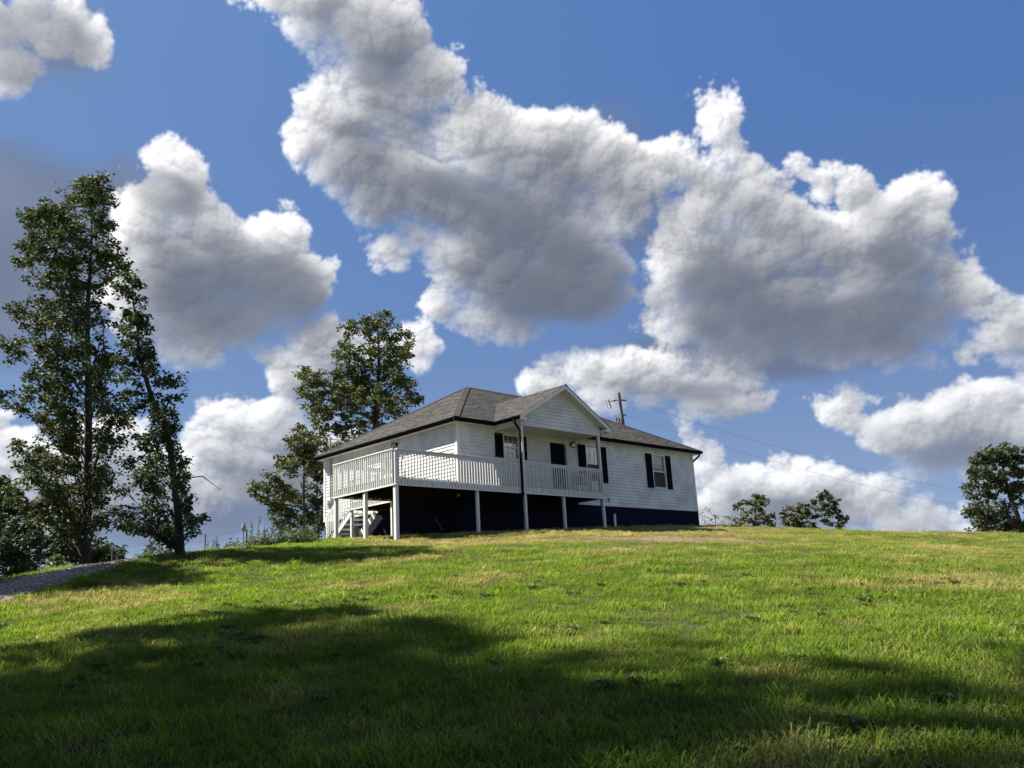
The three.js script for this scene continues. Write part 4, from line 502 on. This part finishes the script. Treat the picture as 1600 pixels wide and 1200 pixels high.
const big6 = { s: 40.11, t: 70, h: 3.16, trunk: [[0, 0, 0.3], [-0.05, 1.53, 0.24], [-0.31, 3.4, 0.18], [-0.45, 4.82, 0.12], [-0.4, 6.13, 0.05]], crown: [[0.32, 7.1, 0.62], [-0.13, 6.96, 0.52], [0.91, 6.91, 0.52], [-1.52, 6.83, 0.52], [-2.17, 6.49, 0.47], [-2.6, 6.14, 0.36], [-0.95, 6.53, 0.47], [-0.76, 6.15, 0.47], [0.15, 6.26, 0.62], [1.23, 6.41, 0.62], [-1.55, 6.14, 0.42], [-3, 5.11, 0.41], [-2.69, 4.83, 0.46], [-2.25, 5.23, 0.41], [-2.82, 5.52, 0.36], [-1.75, 5.1, 0.36], [-1.04, 4.69, 0.46], [-0.51, 5.03, 0.47], [0.48, 5.55, 0.47], [1.08, 5.15, 0.57], [-3.42, 4.24, 0.41], [-3.74, 3.64, 0.41], [-3.18, 3.61, 0.46], [-2.05, 4.07, 0.46], [-1.84, 3.53, 0.41], [-1.2, 3.86, 0.46], [-0.54, 4.09, 0.52], [0.19, 4.05, 0.46], [0.75, 4.02, 0.57], [-3.38, 3.05, 0.46], [-4.01, 2.15, 0.36], [-3.54, 2.23, 0.46], [-2.76, 2.5, 0.51], [-2.1, 2.15, 0.51], [-1.13, 2.62, 0.51], [-0.08, 2.71, 0.46], [0.52, 2.84, 0.56], [-3.31, 1.5, 0.51], [-2.68, 1.57, 0.51], [-1.83, 1.42, 0.51], [-0.99, 1.73, 0.41], [-3.69, 0.86, 0.41], [-2.92, 0.81, 0.46], [-2.06, 0.77, 0.46], [-1.16, 0.87, 0.31], [-0.54, 1.15, 0.31], [0.21, 0.8, 0.56], [2.23, 6.41, 0.62], [2.35, 5.19, 0.72], [2.39, 3.88, 0.72], [1.82, 2.61, 0.72], [1.35, 1.35, 0.61], [3.17, 4.62, 0.62], [2.85, 3.08, 0.62], [2.32, 1.81, 0.61]] };
const bush7 = { s: 15.09, t: 56, h: 3.43, trunk: [[0, 0, 0.06], [0.14, 1.14, 0.04], [0.27, 2.16, 0.01]], crown: [[0.41, 1.99, 0.37], [-0.12, 2.1, 0.33], [-0.72, 2.26, 0.25], [-1.01, 1.94, 0.25], [0.84, 2.13, 0.29], [0.36, 2.61, 0.12], [0.72, 2.47, 0.17], [-0.6, 1.51, 0.37], [0.05, 1.43, 0.45], [0.76, 1.43, 0.41], [1.18, 1.21, 0.29], [-0.54, 0.97, 0.37], [0.15, 0.89, 0.41], [0.81, 0.86, 0.37], [1.25, 0.75, 0.21], [-1.12, 0.96, 0.25], [-0.29, 0.34, 0.41], [0.53, 0.3, 0.41]] };
const bush8 = { s: 18.27, t: 57, h: 3.34, trunk: [[0, 0, 0.05], [0.13, 0.95, 0.03], [0.3, 1.9, 0.01]], crown: [[-0.48, 1.73, 0.25], [-0.09, 1.8, 0.29], [0.35, 1.98, 0.29], [0.68, 1.88, 0.29], [-0.82, 1.42, 0.29], [-0.29, 1.31, 0.38], [0.35, 1.35, 0.38], [0.91, 1.41, 0.33], [1.34, 1.18, 0.25], [-0.89, 0.88, 0.33], [-0.23, 0.76, 0.38], [0.48, 0.72, 0.38], [1.14, 0.69, 0.29], [-0.71, 0.37, 0.33], [0.12, 0.24, 0.37], [0.88, 0.29, 0.33]] };
const maple9 = { s: 22, t: 60, h: 3.45, trunk: [[0, 0, 0.1], [0.09, 0.91, 0.08], [-0.07, 1.94, 0.05], [-0.43, 2.84, 0.01]], crown: [[-0.69, 2.9, 0.27], [-1.03, 2.7, 0.27], [-1.42, 2.45, 0.22], [-0.37, 2.66, 0.27], [-0.04, 2.42, 0.27], [-0.94, 2.07, 0.31], [-0.32, 2.04, 0.35], [-0.06, 1.71, 0.31], [-0.66, 1.53, 0.31], [-0.08, 1.23, 0.31], [0.28, 0.99, 0.26], [0.56, 1.11, 0.13], [0.05, 0.65, 0.22], [-0.85, 0.83, 0.26], [-1.08, 1.06, 0.22], [-1.28, 1.87, 0.22]] };
const sparse10 = { s: 11.22, t: 50, h: 3.29, trunk: [[0, 0, 0.03], [0.08, 0.73, 0.02], [0.1, 1.28, 0.006]], crown: [[-0.65, 1.13, 0.22], [-0.23, 1.29, 0.22], [0.11, 0.98, 0.22], [0.56, 1.03, 0.18], [0.92, 0.94, 0.22], [-0.59, 0.65, 0.26], [-0.05, 0.55, 0.26], [0.5, 0.52, 0.26], [1.05, 0.49, 0.29], [-0.49, 0.28, 0.26], [0.17, 0.25, 0.26], [0.83, 0.21, 0.26], [1.29, 0.99, 0.18]] };
const dark11 = { s: -17.86, t: 31, h: 1.78, trunk: [[0, 0, 0.07], [-0.14, 1.02, 0.05], [-0.27, 1.7, 0.02]], crown: [[-0.76, 1.96, 0.37], [-0.23, 2.05, 0.35], [0.25, 1.79, 0.28], [-0.59, 1.38, 0.42], [-0.01, 1.35, 0.42], [0.53, 1.21, 0.28], [-0.65, 0.82, 0.41], [-0.11, 0.74, 0.41], [0.36, 0.58, 0.32], [-0.36, 0.24, 0.37], [0.16, 0.21, 0.32], [0.58, 0.15, 0.21], [-1.18, 1.52, 0.42], [-1.22, 0.85, 0.42]] };
const dark12 = { s: -17.05, t: 33, h: 2.14, trunk: [[0, 0, 0.07], [-0.05, 0.72, 0.05], [-0.1, 1.33, 0.02]], crown: [[-0.65, 1.48, 0.35], [-0.17, 1.57, 0.37], [0.29, 1.3, 0.3], [-0.91, 1.01, 0.3], [-0.37, 0.98, 0.39], [0.18, 0.83, 0.34], [0.63, 0.73, 0.25], [-1.02, 0.53, 0.22], [-0.03, 0.43, 0.34], [0.85, 1.03, 0.29], [1.24, 0.75, 0.29], [1.62, 0.58, 0.22], [1.01, 0.47, 0.32], [1.44, 0.31, 0.24], [0.71, 0.25, 0.22], [1.82, 0.43, 0.12]] };
const sunny13 = { s: -13.87, t: 26, h: 1.47, trunk: [[0, 0, 0.02], [-0.02, 0.24, 0.015], [-0.04, 0.51, 0.006]], crown: [[-0.33, 0.3, 0.15], [-0.11, 0.4, 0.17], [0.14, 0.42, 0.17], [0.37, 0.35, 0.15], [-0.43, 0.13, 0.13], [-0.17, 0.16, 0.17], [0.12, 0.16, 0.17], [0.37, 0.17, 0.13], [-0.01, 0.58, 0.1]] };
const far14 = { s: -35.61, t: 60, h: 5.01, trunk: [[0, 0, 0.15], [-0.3, 3.11, 0.1], [-0.6, 5.38, 0.03]], crown: [[-0.67, 4.7, 0.73], [0.14, 4.2, 0.54], [-1.47, 4.97, 0.73], [-0.43, 3.56, 0.72], [0.59, 3.28, 0.54], [-1.22, 3.38, 0.81], [1.45, 2.66, 0.45], [-0.01, 2.42, 0.81], [1.18, 1.69, 0.72], [-1.07, 1.81, 0.81], [0.36, 0.86, 0.81], [2.12, 1.2, 0.54], [2.64, 0.3, 0.54], [1.52, 0.36, 0.63]] };
const cedar15 = { s: -12.34, t: 29, h: 2.04, trunk: [[0, 0, 0.025], [-0.02, 0.34, 0.018], [0.01, 0.63, 0.004]], crown: [[0.01, 0.59, 0.06], [-0.07, 0.47, 0.09], [0.09, 0.4, 0.09], [-0.15, 0.32, 0.11], [0.03, 0.27, 0.13], [0.2, 0.2, 0.11], [-0.27, 0.18, 0.13], [-0.05, 0.13, 0.15], [0.17, 0.08, 0.13], [-0.43, 0.09, 0.11], [-0.21, 0.01, 0.13]] };
const leafMat = (gloss = 0.6, tr = 0.35) => new THREE.MeshPhysicalMaterial({ vertexColors: true, roughness: 0.8, specularIntensity: 0.6, transmission: tr, thickness: 0, side: THREE.DoubleSide });
const LEAF = leafMat(), BARK = paint(lin(0.075, 0.066, 0.058), 0.95, { bumpMap: (() => { const t = grain(256, 51, (x, y, r) => 0.5 + 1.2 * tile(x * 4, y, 256, 30, 3) + (r() - 0.5) * 0.3); t.repeat.set(4, 1.2); return t; })(), bumpScale: 0.02 }), BARK2 = paint(lin(0.10, 0.095, 0.085), 0.95);
function plant(name, label, category, d, o) {
  const [x, z] = world(d.s, d.t), gyy = groundAt(d.s, d.t), t = thing(name, label, category, x, gyy, z, o.group), r = rng(o.seed), lift = EYE.y + d.h - gyy, wood = [], P = [], C = [], I = [];
  const tp = d.trunk.map(([a, b, q]) => [V(a * cH + 0.1 * noise3(b * 0.2, o.seed, 1), b + lift, a * sH + 0.1 * noise3(b * 0.2, o.seed, 9)), q]); tp.unshift([V(tp[0][0].x * 1.1, -0.4, tp[0][0].z), tp[0][1] * 1.25]);
  const smoothTrunk = new THREE.CatmullRomCurve3(tp.map((q) => q[0])), N = 26, pts = [], rad = []; for (let k = 0; k <= N; k++) { const f = k / N; pts.push(smoothTrunk.getPoint(f)); const g = f * (tp.length - 1), i = Math.min(tp.length - 2, Math.floor(g)); rad.push(mix(tp[i][1], tp[i + 1][1], g - i)); }
  rad[1] *= 1.12; rad[0] *= 1.3; wood.push(tube(pts, rad, 10));
  const topY = pts[N].y;
  const wide = (h) => { let m = 0.4; for (const [a, b, q] of d.crown) if (Math.abs(b + lift - h) < 2 + q) { const c = smoothTrunk.getPoint(clamp(h / topY)); m = Math.max(m, Math.abs(a - (c.x * cH + c.z * sH)) * (o.flat ?? 0.85)); } return m; };
  const leaf = (px, py, pz, size, tone) => {
    const a = r() * 6.283, dr = -0.9 + r() * 1.1, ca = Math.cos(a), sa = Math.sin(a), cd = Math.cos(dr), sd = Math.sin(dr), lx = ca * cd * size, ly = sd * size, lz = sa * cd * size, ro = (r() - 0.5) * 2.2, cr = Math.cos(ro), sr = Math.sin(ro), w = size * (0.30 + 0.12 * r());
    let wx = -sa * cr + -ca * sd * sr, wy = cd * sr, wz = ca * cr + -sa * sd * sr; wx *= w; wy *= w; wz *= w; const n = P.length / 3, f = 0.16 * size;
    P.push(px, py, pz, px + lx * 0.5 + wx, py + ly * 0.5 + wy + f, pz + lz * 0.5 + wz, px + lx, py + ly, pz + lz, px + lx * 0.5 - wx, py + ly * 0.5 - wy + f, pz + lz * 0.5 - wz); I.push(n, n + 1, n + 2, n, n + 2, n + 3);
    for (let k = 0; k < 4; k++) C.push(tone[0], tone[1], tone[2]);
  };
  for (const [a, b, q] of d.crown) {
    const h = b + lift, R = q * (o.swell ?? 1.25), tc = smoothTrunk.getPoint(clamp((h - R) / topY)), off = (r() * 2 - 1) * wide(h) * (o.depth ?? 1), reps = o.double && r() < 0.5 ? 2 : 1;
    for (let rep = 0; rep < reps; rep++) {
      const dep = rep ? (off > 0 ? -1 : 1) * (0.3 + 0.7 * r()) * wide(h) : off, per = o.plain ? 1 : 1 + dep / d.t, a2 = (d.s + a) * per - d.s, h2 = (d.h + b) * per - d.h + lift, c = V(a2 * cH + dep * sH, h2, a2 * sH - dep * cH), out = Math.hypot(c.x - tc.x, c.z - tc.z);
      const base = smoothTrunk.getPoint(clamp(Math.max((h2 - R * 0.3 - out * (0.1 + 0.3 * r())) / topY, 0.12), 0.06, 0.97)), mid = base.clone().lerp(c, 0.5).add(V((r() - 0.5) * 0.2 * out, 0.10 * out, (r() - 0.5) * 0.2 * out)), br = Math.min(0.035, 0.007 + 0.006 * out) * (o.limb ?? 1);
      const cv = new THREE.QuadraticBezierCurve3(base, mid, c); wood.push(tube(cv.getPoints(6), [1, 0.9, 0.8, 0.65, 0.5, 0.4, 0.25].map((k) => k * br), 5));
      { const lim = cv.getPoints(10); for (let k = 4; k < 10; k++) if (r() < 0.55 * (o.along ?? 1)) { const e = lim[k].clone().add(V((r() - 0.5) * 0.5 * R, (r() - 0.3) * 0.5 * R, (r() - 0.5) * 0.5 * R)); wood.push(tube([lim[k - 1], e], [0.006, 0.003], 3, false)); const n = Math.round(o.leaves * (0.6 + 0.8 * r())), bright = 0.7 + 0.5 * r(); for (let j = 0; j < n; j++) { const v = (0.7 + 0.6 * r()) * bright; leaf(e.x + (r() + r() - 1) * o.spread, e.y + (r() + r() - 1) * o.spread * 0.8, e.z + (r() + r() - 1) * o.spread, o.size * (0.7 + 0.6 * r()), o.color.map((q2) => q2 * v)); } } }
      const subs = Math.max(3, Math.round(o.sub * R * R * (0.75 + 0.5 * r()))), hue = r();
      for (let k = 0; k < subs; k++) {
        const u = r() * 2 - 1, ph = r() * 6.283, rr = R * (0.35 + 0.65 * Math.sqrt(r())), sx = Math.sqrt(1 - u * u), e = V(c.x + rr * sx * Math.cos(ph), c.y + rr * u * 0.85, c.z + rr * sx * Math.sin(ph));
        wood.push(tube([c.clone().lerp(base, 0.15), c.clone().lerp(e, 0.5).add(V(0, 0.03, 0)), e], [0.009 * (o.limb ?? 1), 0.006, 0.003], 3, false));
        const n = Math.round(o.leaves * (0.6 + 0.8 * r())), sr = o.spread * (0.7 + 0.6 * r()), bright = (0.75 + 0.5 * r()) * (0.85 + 0.3 * hue);
        for (let j = 0; j < n; j++) { const v = 0.7 + 0.6 * r(), yel = r() < 0.06 ? 1.5 : 1; leaf(e.x + (r() + r() - 1) * sr, e.y + (r() + r() - 1) * sr * 0.8, e.z + (r() + r() - 1) * sr, o.size * (0.7 + 0.6 * r()), [o.color[0] * v * bright * yel, o.color[1] * v * bright * (yel > 1 ? 1.15 : 1), o.color[2] * v * bright]); }
      }
    }
  }
  for (const [a, b] of o.dead ?? []) wood.push(tube([V(a[0] * cH, a[1] + lift, a[0] * sH), V((a[0] * 0.55 + b[0] * 0.45) * cH, Math.max(a[1], b[1]) + lift + 0.02, (a[0] * 0.55 + b[0] * 0.45) * sH), V(b[0] * cH, b[1] + lift, b[0] * sH)], [0.02, 0.014, 0.005], 5));
  for (const g of wood) g.deleteAttribute('uv'), g.setAttribute('uv', new THREE.Float32BufferAttribute([...Array(g.attributes.position.count).keys()].flatMap((i) => [(i % 11) / 10, g.attributes.position.getY(i)]), 2));
  mesh(o.stem ?? 'trunk', wood, o.bark ?? BARK, t);
  const g = geometry(P, I, C); const cm = mesh('crown', g, o.leaf ?? LEAF, t);
  return t;
}
const green = [0.066, 0.092, 0.028], deepGreen = [0.046, 0.070, 0.028], olive = [0.095, 0.120, 0.036], fresh = [0.13, 0.17, 0.045];
plant('oak_tree', 'tallest tree at the left with a straight bare trunk by the gravel drive', 'tree', oak1, { seed: 101, swell: 1.25, sub: 38, leaves: 30, spread: 0.20, size: 0.108, along: 0.7, color: green, double: true });
plant('oak_tree', 'leaning tree with a curved dark trunk at the right of the tallest tree', 'tree', oak2, { seed: 102, swell: 1.18, sub: 40, leaves: 26, spread: 0.165, size: 0.095, along: 0.6, color: green, double: true, dead: [[[0.1, 1.95], [0.95, 1.6]]] });
plant('oak_tree', 'broad leafy tree rising behind the left end of the house roof', 'tree', oak3, { seed: 103, along: 0.6, sub: 14, leaves: 32, spread: 0.28, size: 0.17, color: olive, double: true });
plant('slender_tree', 'slender tree with loose branches left of the house rear corner', 'tree', slim4, { seed: 104, sub: 36, leaves: 26, spread: 0.24, size: 0.17, color: olive });
plant('young_tree', 'dense young tree close against the rear corner of the house', 'tree', young5, { seed: 105, sub: 20, leaves: 24, spread: 0.26, size: 0.17, color: green });
plant('broad_tree', 'large dark tree at the right edge beyond the hilltop', 'tree', big6, { seed: 106, swell: 1.1, along: 0.5, sub: 12, leaves: 26, spread: 0.36, size: 0.28, color: deepGreen, double: true });
plant('bush', 'rounded loose bush right of the house beyond the crest', 'bush', bush7, { seed: 107, swell: 1.1, along: 0.5, sub: 28, leaves: 24, spread: 0.2, size: 0.17, color: olive, stem: 'stem' });
plant('bush', 'low wide yellow green bush beside the small dark tree', 'bush', bush8, { seed: 108, swell: 1.05, along: 0.5, sub: 36, leaves: 26, spread: 0.2, size: 0.18, color: [0.085, 0.10, 0.025], stem: 'stem' });
plant('small_tree', 'small dark tree at the right of the yellow green bush', 'tree', maple9, { seed: 109, swell: 1.05, along: 0.4, sub: 36, leaves: 26, spread: 0.2, size: 0.19, color: deepGreen });
plant('shrub', 'thin see-through shrub at the right corner of the house', 'shrub', sparse10, { seed: 110, sub: 50, leaves: 4, spread: 0.14, size: 0.10, color: green, stem: 'stem', limb: 0.4 });
plant('bush', 'dark thick bush at the far left beside the drive', 'bush', dark11, { seed: 111, sub: 26, leaves: 30, spread: 0.24, size: 0.16, color: deepGreen, stem: 'stem', double: true });
plant('bush', 'wide dark bush behind the trunk of the tallest tree', 'bush', dark12, { seed: 112, sub: 30, leaves: 30, spread: 0.22, size: 0.15, color: deepGreen, stem: 'stem', double: true });
plant('bush', 'sunlit yellow green weedy bush at the drive edge by the tallest trunk', 'bush', sunny13, { seed: 113, sub: 50, leaves: 18, spread: 0.14, size: 0.08, color: fresh, stem: 'stem', limb: 0.4 });
plant('broad_tree', 'hazy broad tree at the left picture edge behind the dark bush', 'tree', far14, { seed: 114, sub: 13, leaves: 30, spread: 0.40, size: 0.3, color: [0.040, 0.062, 0.026] });
plant('cedar', 'small cone shaped evergreen by the wire fence', 'shrub', cedar15, { seed: 115, sub: 90, leaves: 26, spread: 0.08, size: 0.05, color: [0.06, 0.075, 0.025], stem: 'stem', limb: 0.4 });

// trees standing left of the picture, whose shade lies over the lawn
{
  const shape = (H, R, seed) => { const r = rng(seed), crown = []; for (let k = 0; k < 26; k++) { const h = H * (0.25 + 0.7 * r()), w = R * Math.sin(Math.PI * clamp((h / H - 0.15) / 0.85) ** 0.8) * (0.4 + 0.6 * r()); crown.push([(r() < 0.5 ? -1 : 1) * w, h, R * (0.28 + 0.1 * r())]); } return { trunk: [[0, 0, 0.02 * H], [0.05, H * 0.5, 0.013 * H], [0, H * 0.95, 0.01]], crown }; };
  const spots = [[-15.5, 12.6, 17, 3.0], [-15, 10.2, 30, 4.4], [-15.5, 7.6, 29, 4.4], [-12, 2, 22, 4.0], [-9, -2.5, 20, 4.0], [-3, -6, 14, 3.6], [-18, 20.9, 14, 2.2], [-11.5, 8.6, 14, 3.2]];
  const words = ['leafy shade tree beyond the left picture edge, nearest the drive bend', 'leafy shade tree beyond the left picture edge, second along the row', 'leafy shade tree beyond the left picture edge, third along the row', 'leafy shade tree beyond the left picture edge, fourth along the row', 'tall shade tree behind the photographer on the left', 'tall shade tree right behind the photographer', 'shade tree across the drive beyond the left picture edge', 'shortest shade tree beyond the left picture edge, nearest the camera'];
  spots.forEach(([s, t, H, R], i) => plant('shade_tree', words[i], 'tree', { s, t, h: rise(s, t), ...shape(H, R, 200 + i) }, { seed: 300 + i, sub: 4.6 * (3.8 / R) ** 2, leaves: 24, spread: 0.45, size: 0.26, color: green, along: 0.5, plain: true }));
}

// tall weeds along the fence
{
  const r = rng(71), spots = [[0.352, 29.5, 0.75, 'leafy weed by the fence, left of the gourd stake'], [0.335, 28.8, 0.5, 'low drooping weed by the fence near the leaning trunk'], [0.300, 29.6, 1.05, 'tall spiky weed right of the gourd stake'], [0.288, 29.3, 1.2, 'tallest spiky weed on the crest right of the gourd stake'], [0.272, 29.2, 0.7, 'short weed between the spiky weeds and the slender tree'], [0.262, 29.4, 0.9, 'upright weed on the crest before the slender tree'], [0.244, 29.3, 0.95, 'thin weed at the foot of the slender tree'], [0.41, 27.5, 0.5, 'bushy weed on the drive edge left of the leaning trunk'], [0.43, 27.8, 0.4, 'low weed beside the small evergreen'], [0.31, 29.5, 0.55, 'curled weed at the foot of the gourd stake']];
  for (const [k, t, H, label] of spots) {
    const s = -k * t, [x, z] = world(s, t), w = thing('weed', label, 'weed', x, groundAt(s, t), z, 'tall weeds along the fence'), stems = [], P = [], C = [], I = [];
    for (let j = 0; j < 6; j++) { const a = r() * 6.28, ln = r() * 0.3 * H, b = V((r() - 0.5) * 0.5, 0, (r() - 0.5) * 0.5), e = V(b.x + Math.cos(a) * ln, H * (0.6 + 0.5 * r()), b.z + Math.sin(a) * ln); stems.push(tube([b, b.clone().lerp(e, 0.5).add(V(0, 0.04, 0)), e], [0.009, 0.006, 0.003], 4)); for (let q = 0; q < 34; q++) { const f = 0.12 + 0.88 * r(), p = b.clone().lerp(e, f), an = r() * 6.28, l = (0.13 - 0.08 * f) * (0.6 + r()), n = P.length / 3, dx = Math.cos(an) * l, dz = Math.sin(an) * l, up = l * (0.2 + 0.7 * r()); P.push(p.x, p.y, p.z, p.x + dx * 0.5 - dz * 0.22, p.y + up * 0.6, p.z + dz * 0.5 + dx * 0.22, p.x + dx, p.y + up, p.z + dz, p.x + dx * 0.5 + dz * 0.22, p.y + up * 0.6, p.z + dz * 0.5 - dx * 0.22); I.push(n, n + 1, n + 2, n, n + 2, n + 3); const v = 0.7 + 0.6 * r(); for (let c = 0; c < 4; c++) C.push(0.055 * v, 0.085 * v, 0.03 * v); } }
    mesh('stem', stems, BARK2, w); mesh('foliage', geometry(P, I, C), LEAF, w);
  }
}

// low brush along the crest under the fence
{
  const r = rng(75), P = [], C = [], I = [];
  for (let k = 0; k < 900; k++) {
    const az = -0.235 - 0.22 * r(), t = 27.6 + 2.2 * r(), s = az * t, hgt = (0.16 + 0.34 * r()) * (0.6 + 0.9 * clamp(0.5 + noise3(s * 0.9, t, 6))), [x, z] = world(s, t), y0 = groundAt(s, t), vv = 0.7 + 0.6 * r();
    if (Math.abs(s - roadS(t)) < roadHalf) continue;
    for (let q = 0; q < 16; q++) { const f = r(), an = r() * 6.28, l = 0.05 + 0.07 * r(), px = x + (r() - 0.5) * 0.3, pz = z + (r() - 0.5) * 0.3, py = y0 + hgt * f, dx = Math.cos(an) * l, dz = Math.sin(an) * l, up = l * (r() - 0.2), n = P.length / 3; P.push(px, py, pz, px + dx * 0.5 - dz * 0.3, py + up * 0.6, pz + dz * 0.5 + dx * 0.3, px + dx, py + up, pz + dz, px + dx * 0.5 + dz * 0.3, py + up * 0.6, pz + dz * 0.5 - dx * 0.3); I.push(n, n + 1, n + 2, n, n + 2, n + 3); const v = vv * (0.7 + 0.6 * r()); for (let c = 0; c < 4; c++) C.push(0.075 * v, 0.11 * v, 0.032 * v); }
  }
  const m = mesh('brush', geometry(P, I, C), LEAF, scene); m.userData = { kind: 'stuff', label: 'low leafy brush along the left crest under the wire fence', category: 'brush' };
}

// ---- grass ------------------------------------------------------------------------------------------
{
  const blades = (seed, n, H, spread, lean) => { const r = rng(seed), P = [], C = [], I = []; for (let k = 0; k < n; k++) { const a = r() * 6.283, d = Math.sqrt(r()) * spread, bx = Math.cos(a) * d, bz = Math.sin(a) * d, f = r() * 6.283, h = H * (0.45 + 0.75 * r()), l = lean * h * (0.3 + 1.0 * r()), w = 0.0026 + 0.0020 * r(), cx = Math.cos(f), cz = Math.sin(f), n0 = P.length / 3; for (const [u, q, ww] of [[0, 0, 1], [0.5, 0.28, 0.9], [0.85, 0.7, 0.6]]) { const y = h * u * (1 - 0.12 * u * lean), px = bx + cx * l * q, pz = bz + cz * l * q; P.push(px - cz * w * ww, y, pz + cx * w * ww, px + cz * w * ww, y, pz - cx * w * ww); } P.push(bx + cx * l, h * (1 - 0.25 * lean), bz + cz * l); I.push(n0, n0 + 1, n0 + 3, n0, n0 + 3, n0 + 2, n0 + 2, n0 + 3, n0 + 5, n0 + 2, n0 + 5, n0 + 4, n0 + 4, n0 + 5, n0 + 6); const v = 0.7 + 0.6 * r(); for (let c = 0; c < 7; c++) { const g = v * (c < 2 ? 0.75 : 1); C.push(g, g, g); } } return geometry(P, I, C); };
  const kinds = [blades(81, 22, 0.07, 0.11, 0.7), blades(82, 16, 0.095, 0.09, 1.0), blades(83, 26, 0.05, 0.13, 0.9), blades(84, 10, 0.14, 0.06, 0.8)];
  const mat = new THREE.MeshPhysicalMaterial({ vertexColors: true, roughness: 1, specularIntensity: 0.25, transmission: 0.5, thickness: 0, side: THREE.DoubleSide });
  const r = rng(91), put = kinds.map(() => []);
  const inHouse = (x, z) => x > -0.1 && x < L + 0.1 && z < 0.1 && z > -D;
  const sow = (t0, t1, per, k0) => {
    for (let t = t0; t < t1; t += 0.25) { const w0 = -0.74 * Math.max(t, 4) - 3, w1 = 0.74 * Math.max(t, 4) + 3, n = (w1 - w0) * 0.25 * per; for (let i = 0; i < n; i++) {
      const s = w0 + r() * (w1 - w0), tt = t + r() * 0.25, g = lawn(s, tt), [x, z] = world(s, tt), pick = r(), u = r(), v = r(), q = r(), c = r();
      if (inHouse(x, z) || u < g.road * 1.05 || u < g.bare * 0.93) continue;
      const deckShade = x > DX && x < GX1 && z < PZ && z > -6 ? 0.4 : 1; if (v > deckShade) continue;
      const clump = noise3(s * 1.7, tt * 1.7, 4), long = clump > 0.28 ? 1.5 : 1, kind = pick < 0.42 ? 0 : pick < 0.64 ? 1 : pick < 0.92 - 0.25 * Math.max(0, clump) ? 2 : 3, k = clamp(k0 * g.length * long * (0.75 + 0.5 * q) * (kind === 3 ? 0.8 : 1), 0.2, 1.5) * (g.edge < 0.6 && g.edge > -0.2 ? 1.4 : 1);
      const dryness = clamp(g.dry * (0.5 + c) - 0.05 + (c > 0.93 ? 0.5 : 0)), tone = (0.7 + 0.6 * q) * (1 + 0.5 * clump);
      put[kind].push([x, groundAt(s, tt) - 0.008, z, q * 6.283, k, mix(0.135, 0.36, dryness) * tone, mix(0.210, 0.29, dryness) * tone, mix(0.016, 0.115, dryness) * tone]);
    } }
  };
  sow(1, 9, 260, 0.82); sow(9, 16, 210, 0.85); sow(16, 25, 140, 0.95); sow(25, 36, 110, 1.15); sow(36, 50, 50, 1.3);
  const M = new THREE.Matrix4(), Q = new THREE.Quaternion(), A = V(0, 1, 0);
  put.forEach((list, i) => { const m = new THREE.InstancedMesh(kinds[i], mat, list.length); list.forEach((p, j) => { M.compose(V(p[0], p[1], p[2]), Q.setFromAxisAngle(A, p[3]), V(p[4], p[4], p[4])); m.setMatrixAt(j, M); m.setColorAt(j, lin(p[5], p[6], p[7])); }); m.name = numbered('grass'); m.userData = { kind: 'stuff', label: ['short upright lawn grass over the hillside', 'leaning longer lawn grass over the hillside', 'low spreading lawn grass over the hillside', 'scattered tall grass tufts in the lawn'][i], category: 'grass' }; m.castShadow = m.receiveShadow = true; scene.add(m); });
  console.log('grass tufts', put.map((p) => p.length).join(' '));
}
// low broad-leaved weeds between the grass
{
  const r = rng(97), P = [], C = [], I = []; for (let k = 0; k < 9; k++) { const a = k * 2.4, l = 0.05 + 0.035 * r(), w = 0.018 + 0.01 * r(), y = 0.03 + 0.03 * r(), dx = Math.cos(a), dz = Math.sin(a), n = P.length / 3; P.push(0, 0.01, 0, dx * l * 0.55 - dz * w, y, dz * l * 0.55 + dx * w, dx * l, y * 0.8, dz * l, dx * l * 0.55 + dz * w, y, dz * l * 0.55 - dx * w); I.push(n, n + 1, n + 2, n, n + 2, n + 3); const v = 0.75 + 0.5 * r(); for (let c = 0; c < 4; c++) C.push(v, v, v); }
  const list = []; for (let i = 0; i < 12000; i++) { const t = 3 + 23 * Math.sqrt(r()), s = (r() * 2 - 1) * (0.72 * t + 2), g = lawn(s, t); const patch = fbm(s * 0.5 + 40, t * 0.5, 3, 3); if (r() > smooth(0.0, 0.3, patch) * smooth(17, 9, t) || g.road > 0.2 || g.bare > 0.6) continue; list.push([s, t, r() * 6.28, 0.6 + 0.9 * r(), 0.75 + 0.5 * r()]); }
  const m = new THREE.InstancedMesh(geometry(P, I, C), LEAF, list.length), M = new THREE.Matrix4(), Q = new THREE.Quaternion();
  list.forEach(([s, t, a, k, v], j) => { const [x, z] = world(s, t); M.compose(V(x, groundAt(s, t), z), Q.setFromAxisAngle(V(0, 1, 0), a), V(k, k, k)); m.setMatrixAt(j, M); m.setColorAt(j, lin(0.10 * v, 0.155 * v, 0.035 * v)); });
  m.name = 'clover'; m.userData = { kind: 'stuff', label: 'low broad leaved weeds in patches between the lawn grass', category: 'ground cover' }; m.castShadow = m.receiveShadow = true; scene.add(m);
}
let triangles = 0; scene.traverse((o) => { if (o.isMesh && !o.isInstancedMesh) triangles += (o.geometry.index ? o.geometry.index.count : o.geometry.attributes.position.count) / 3; }); console.log('triangles', Math.round(triangles));
renderer.render(scene, camera);
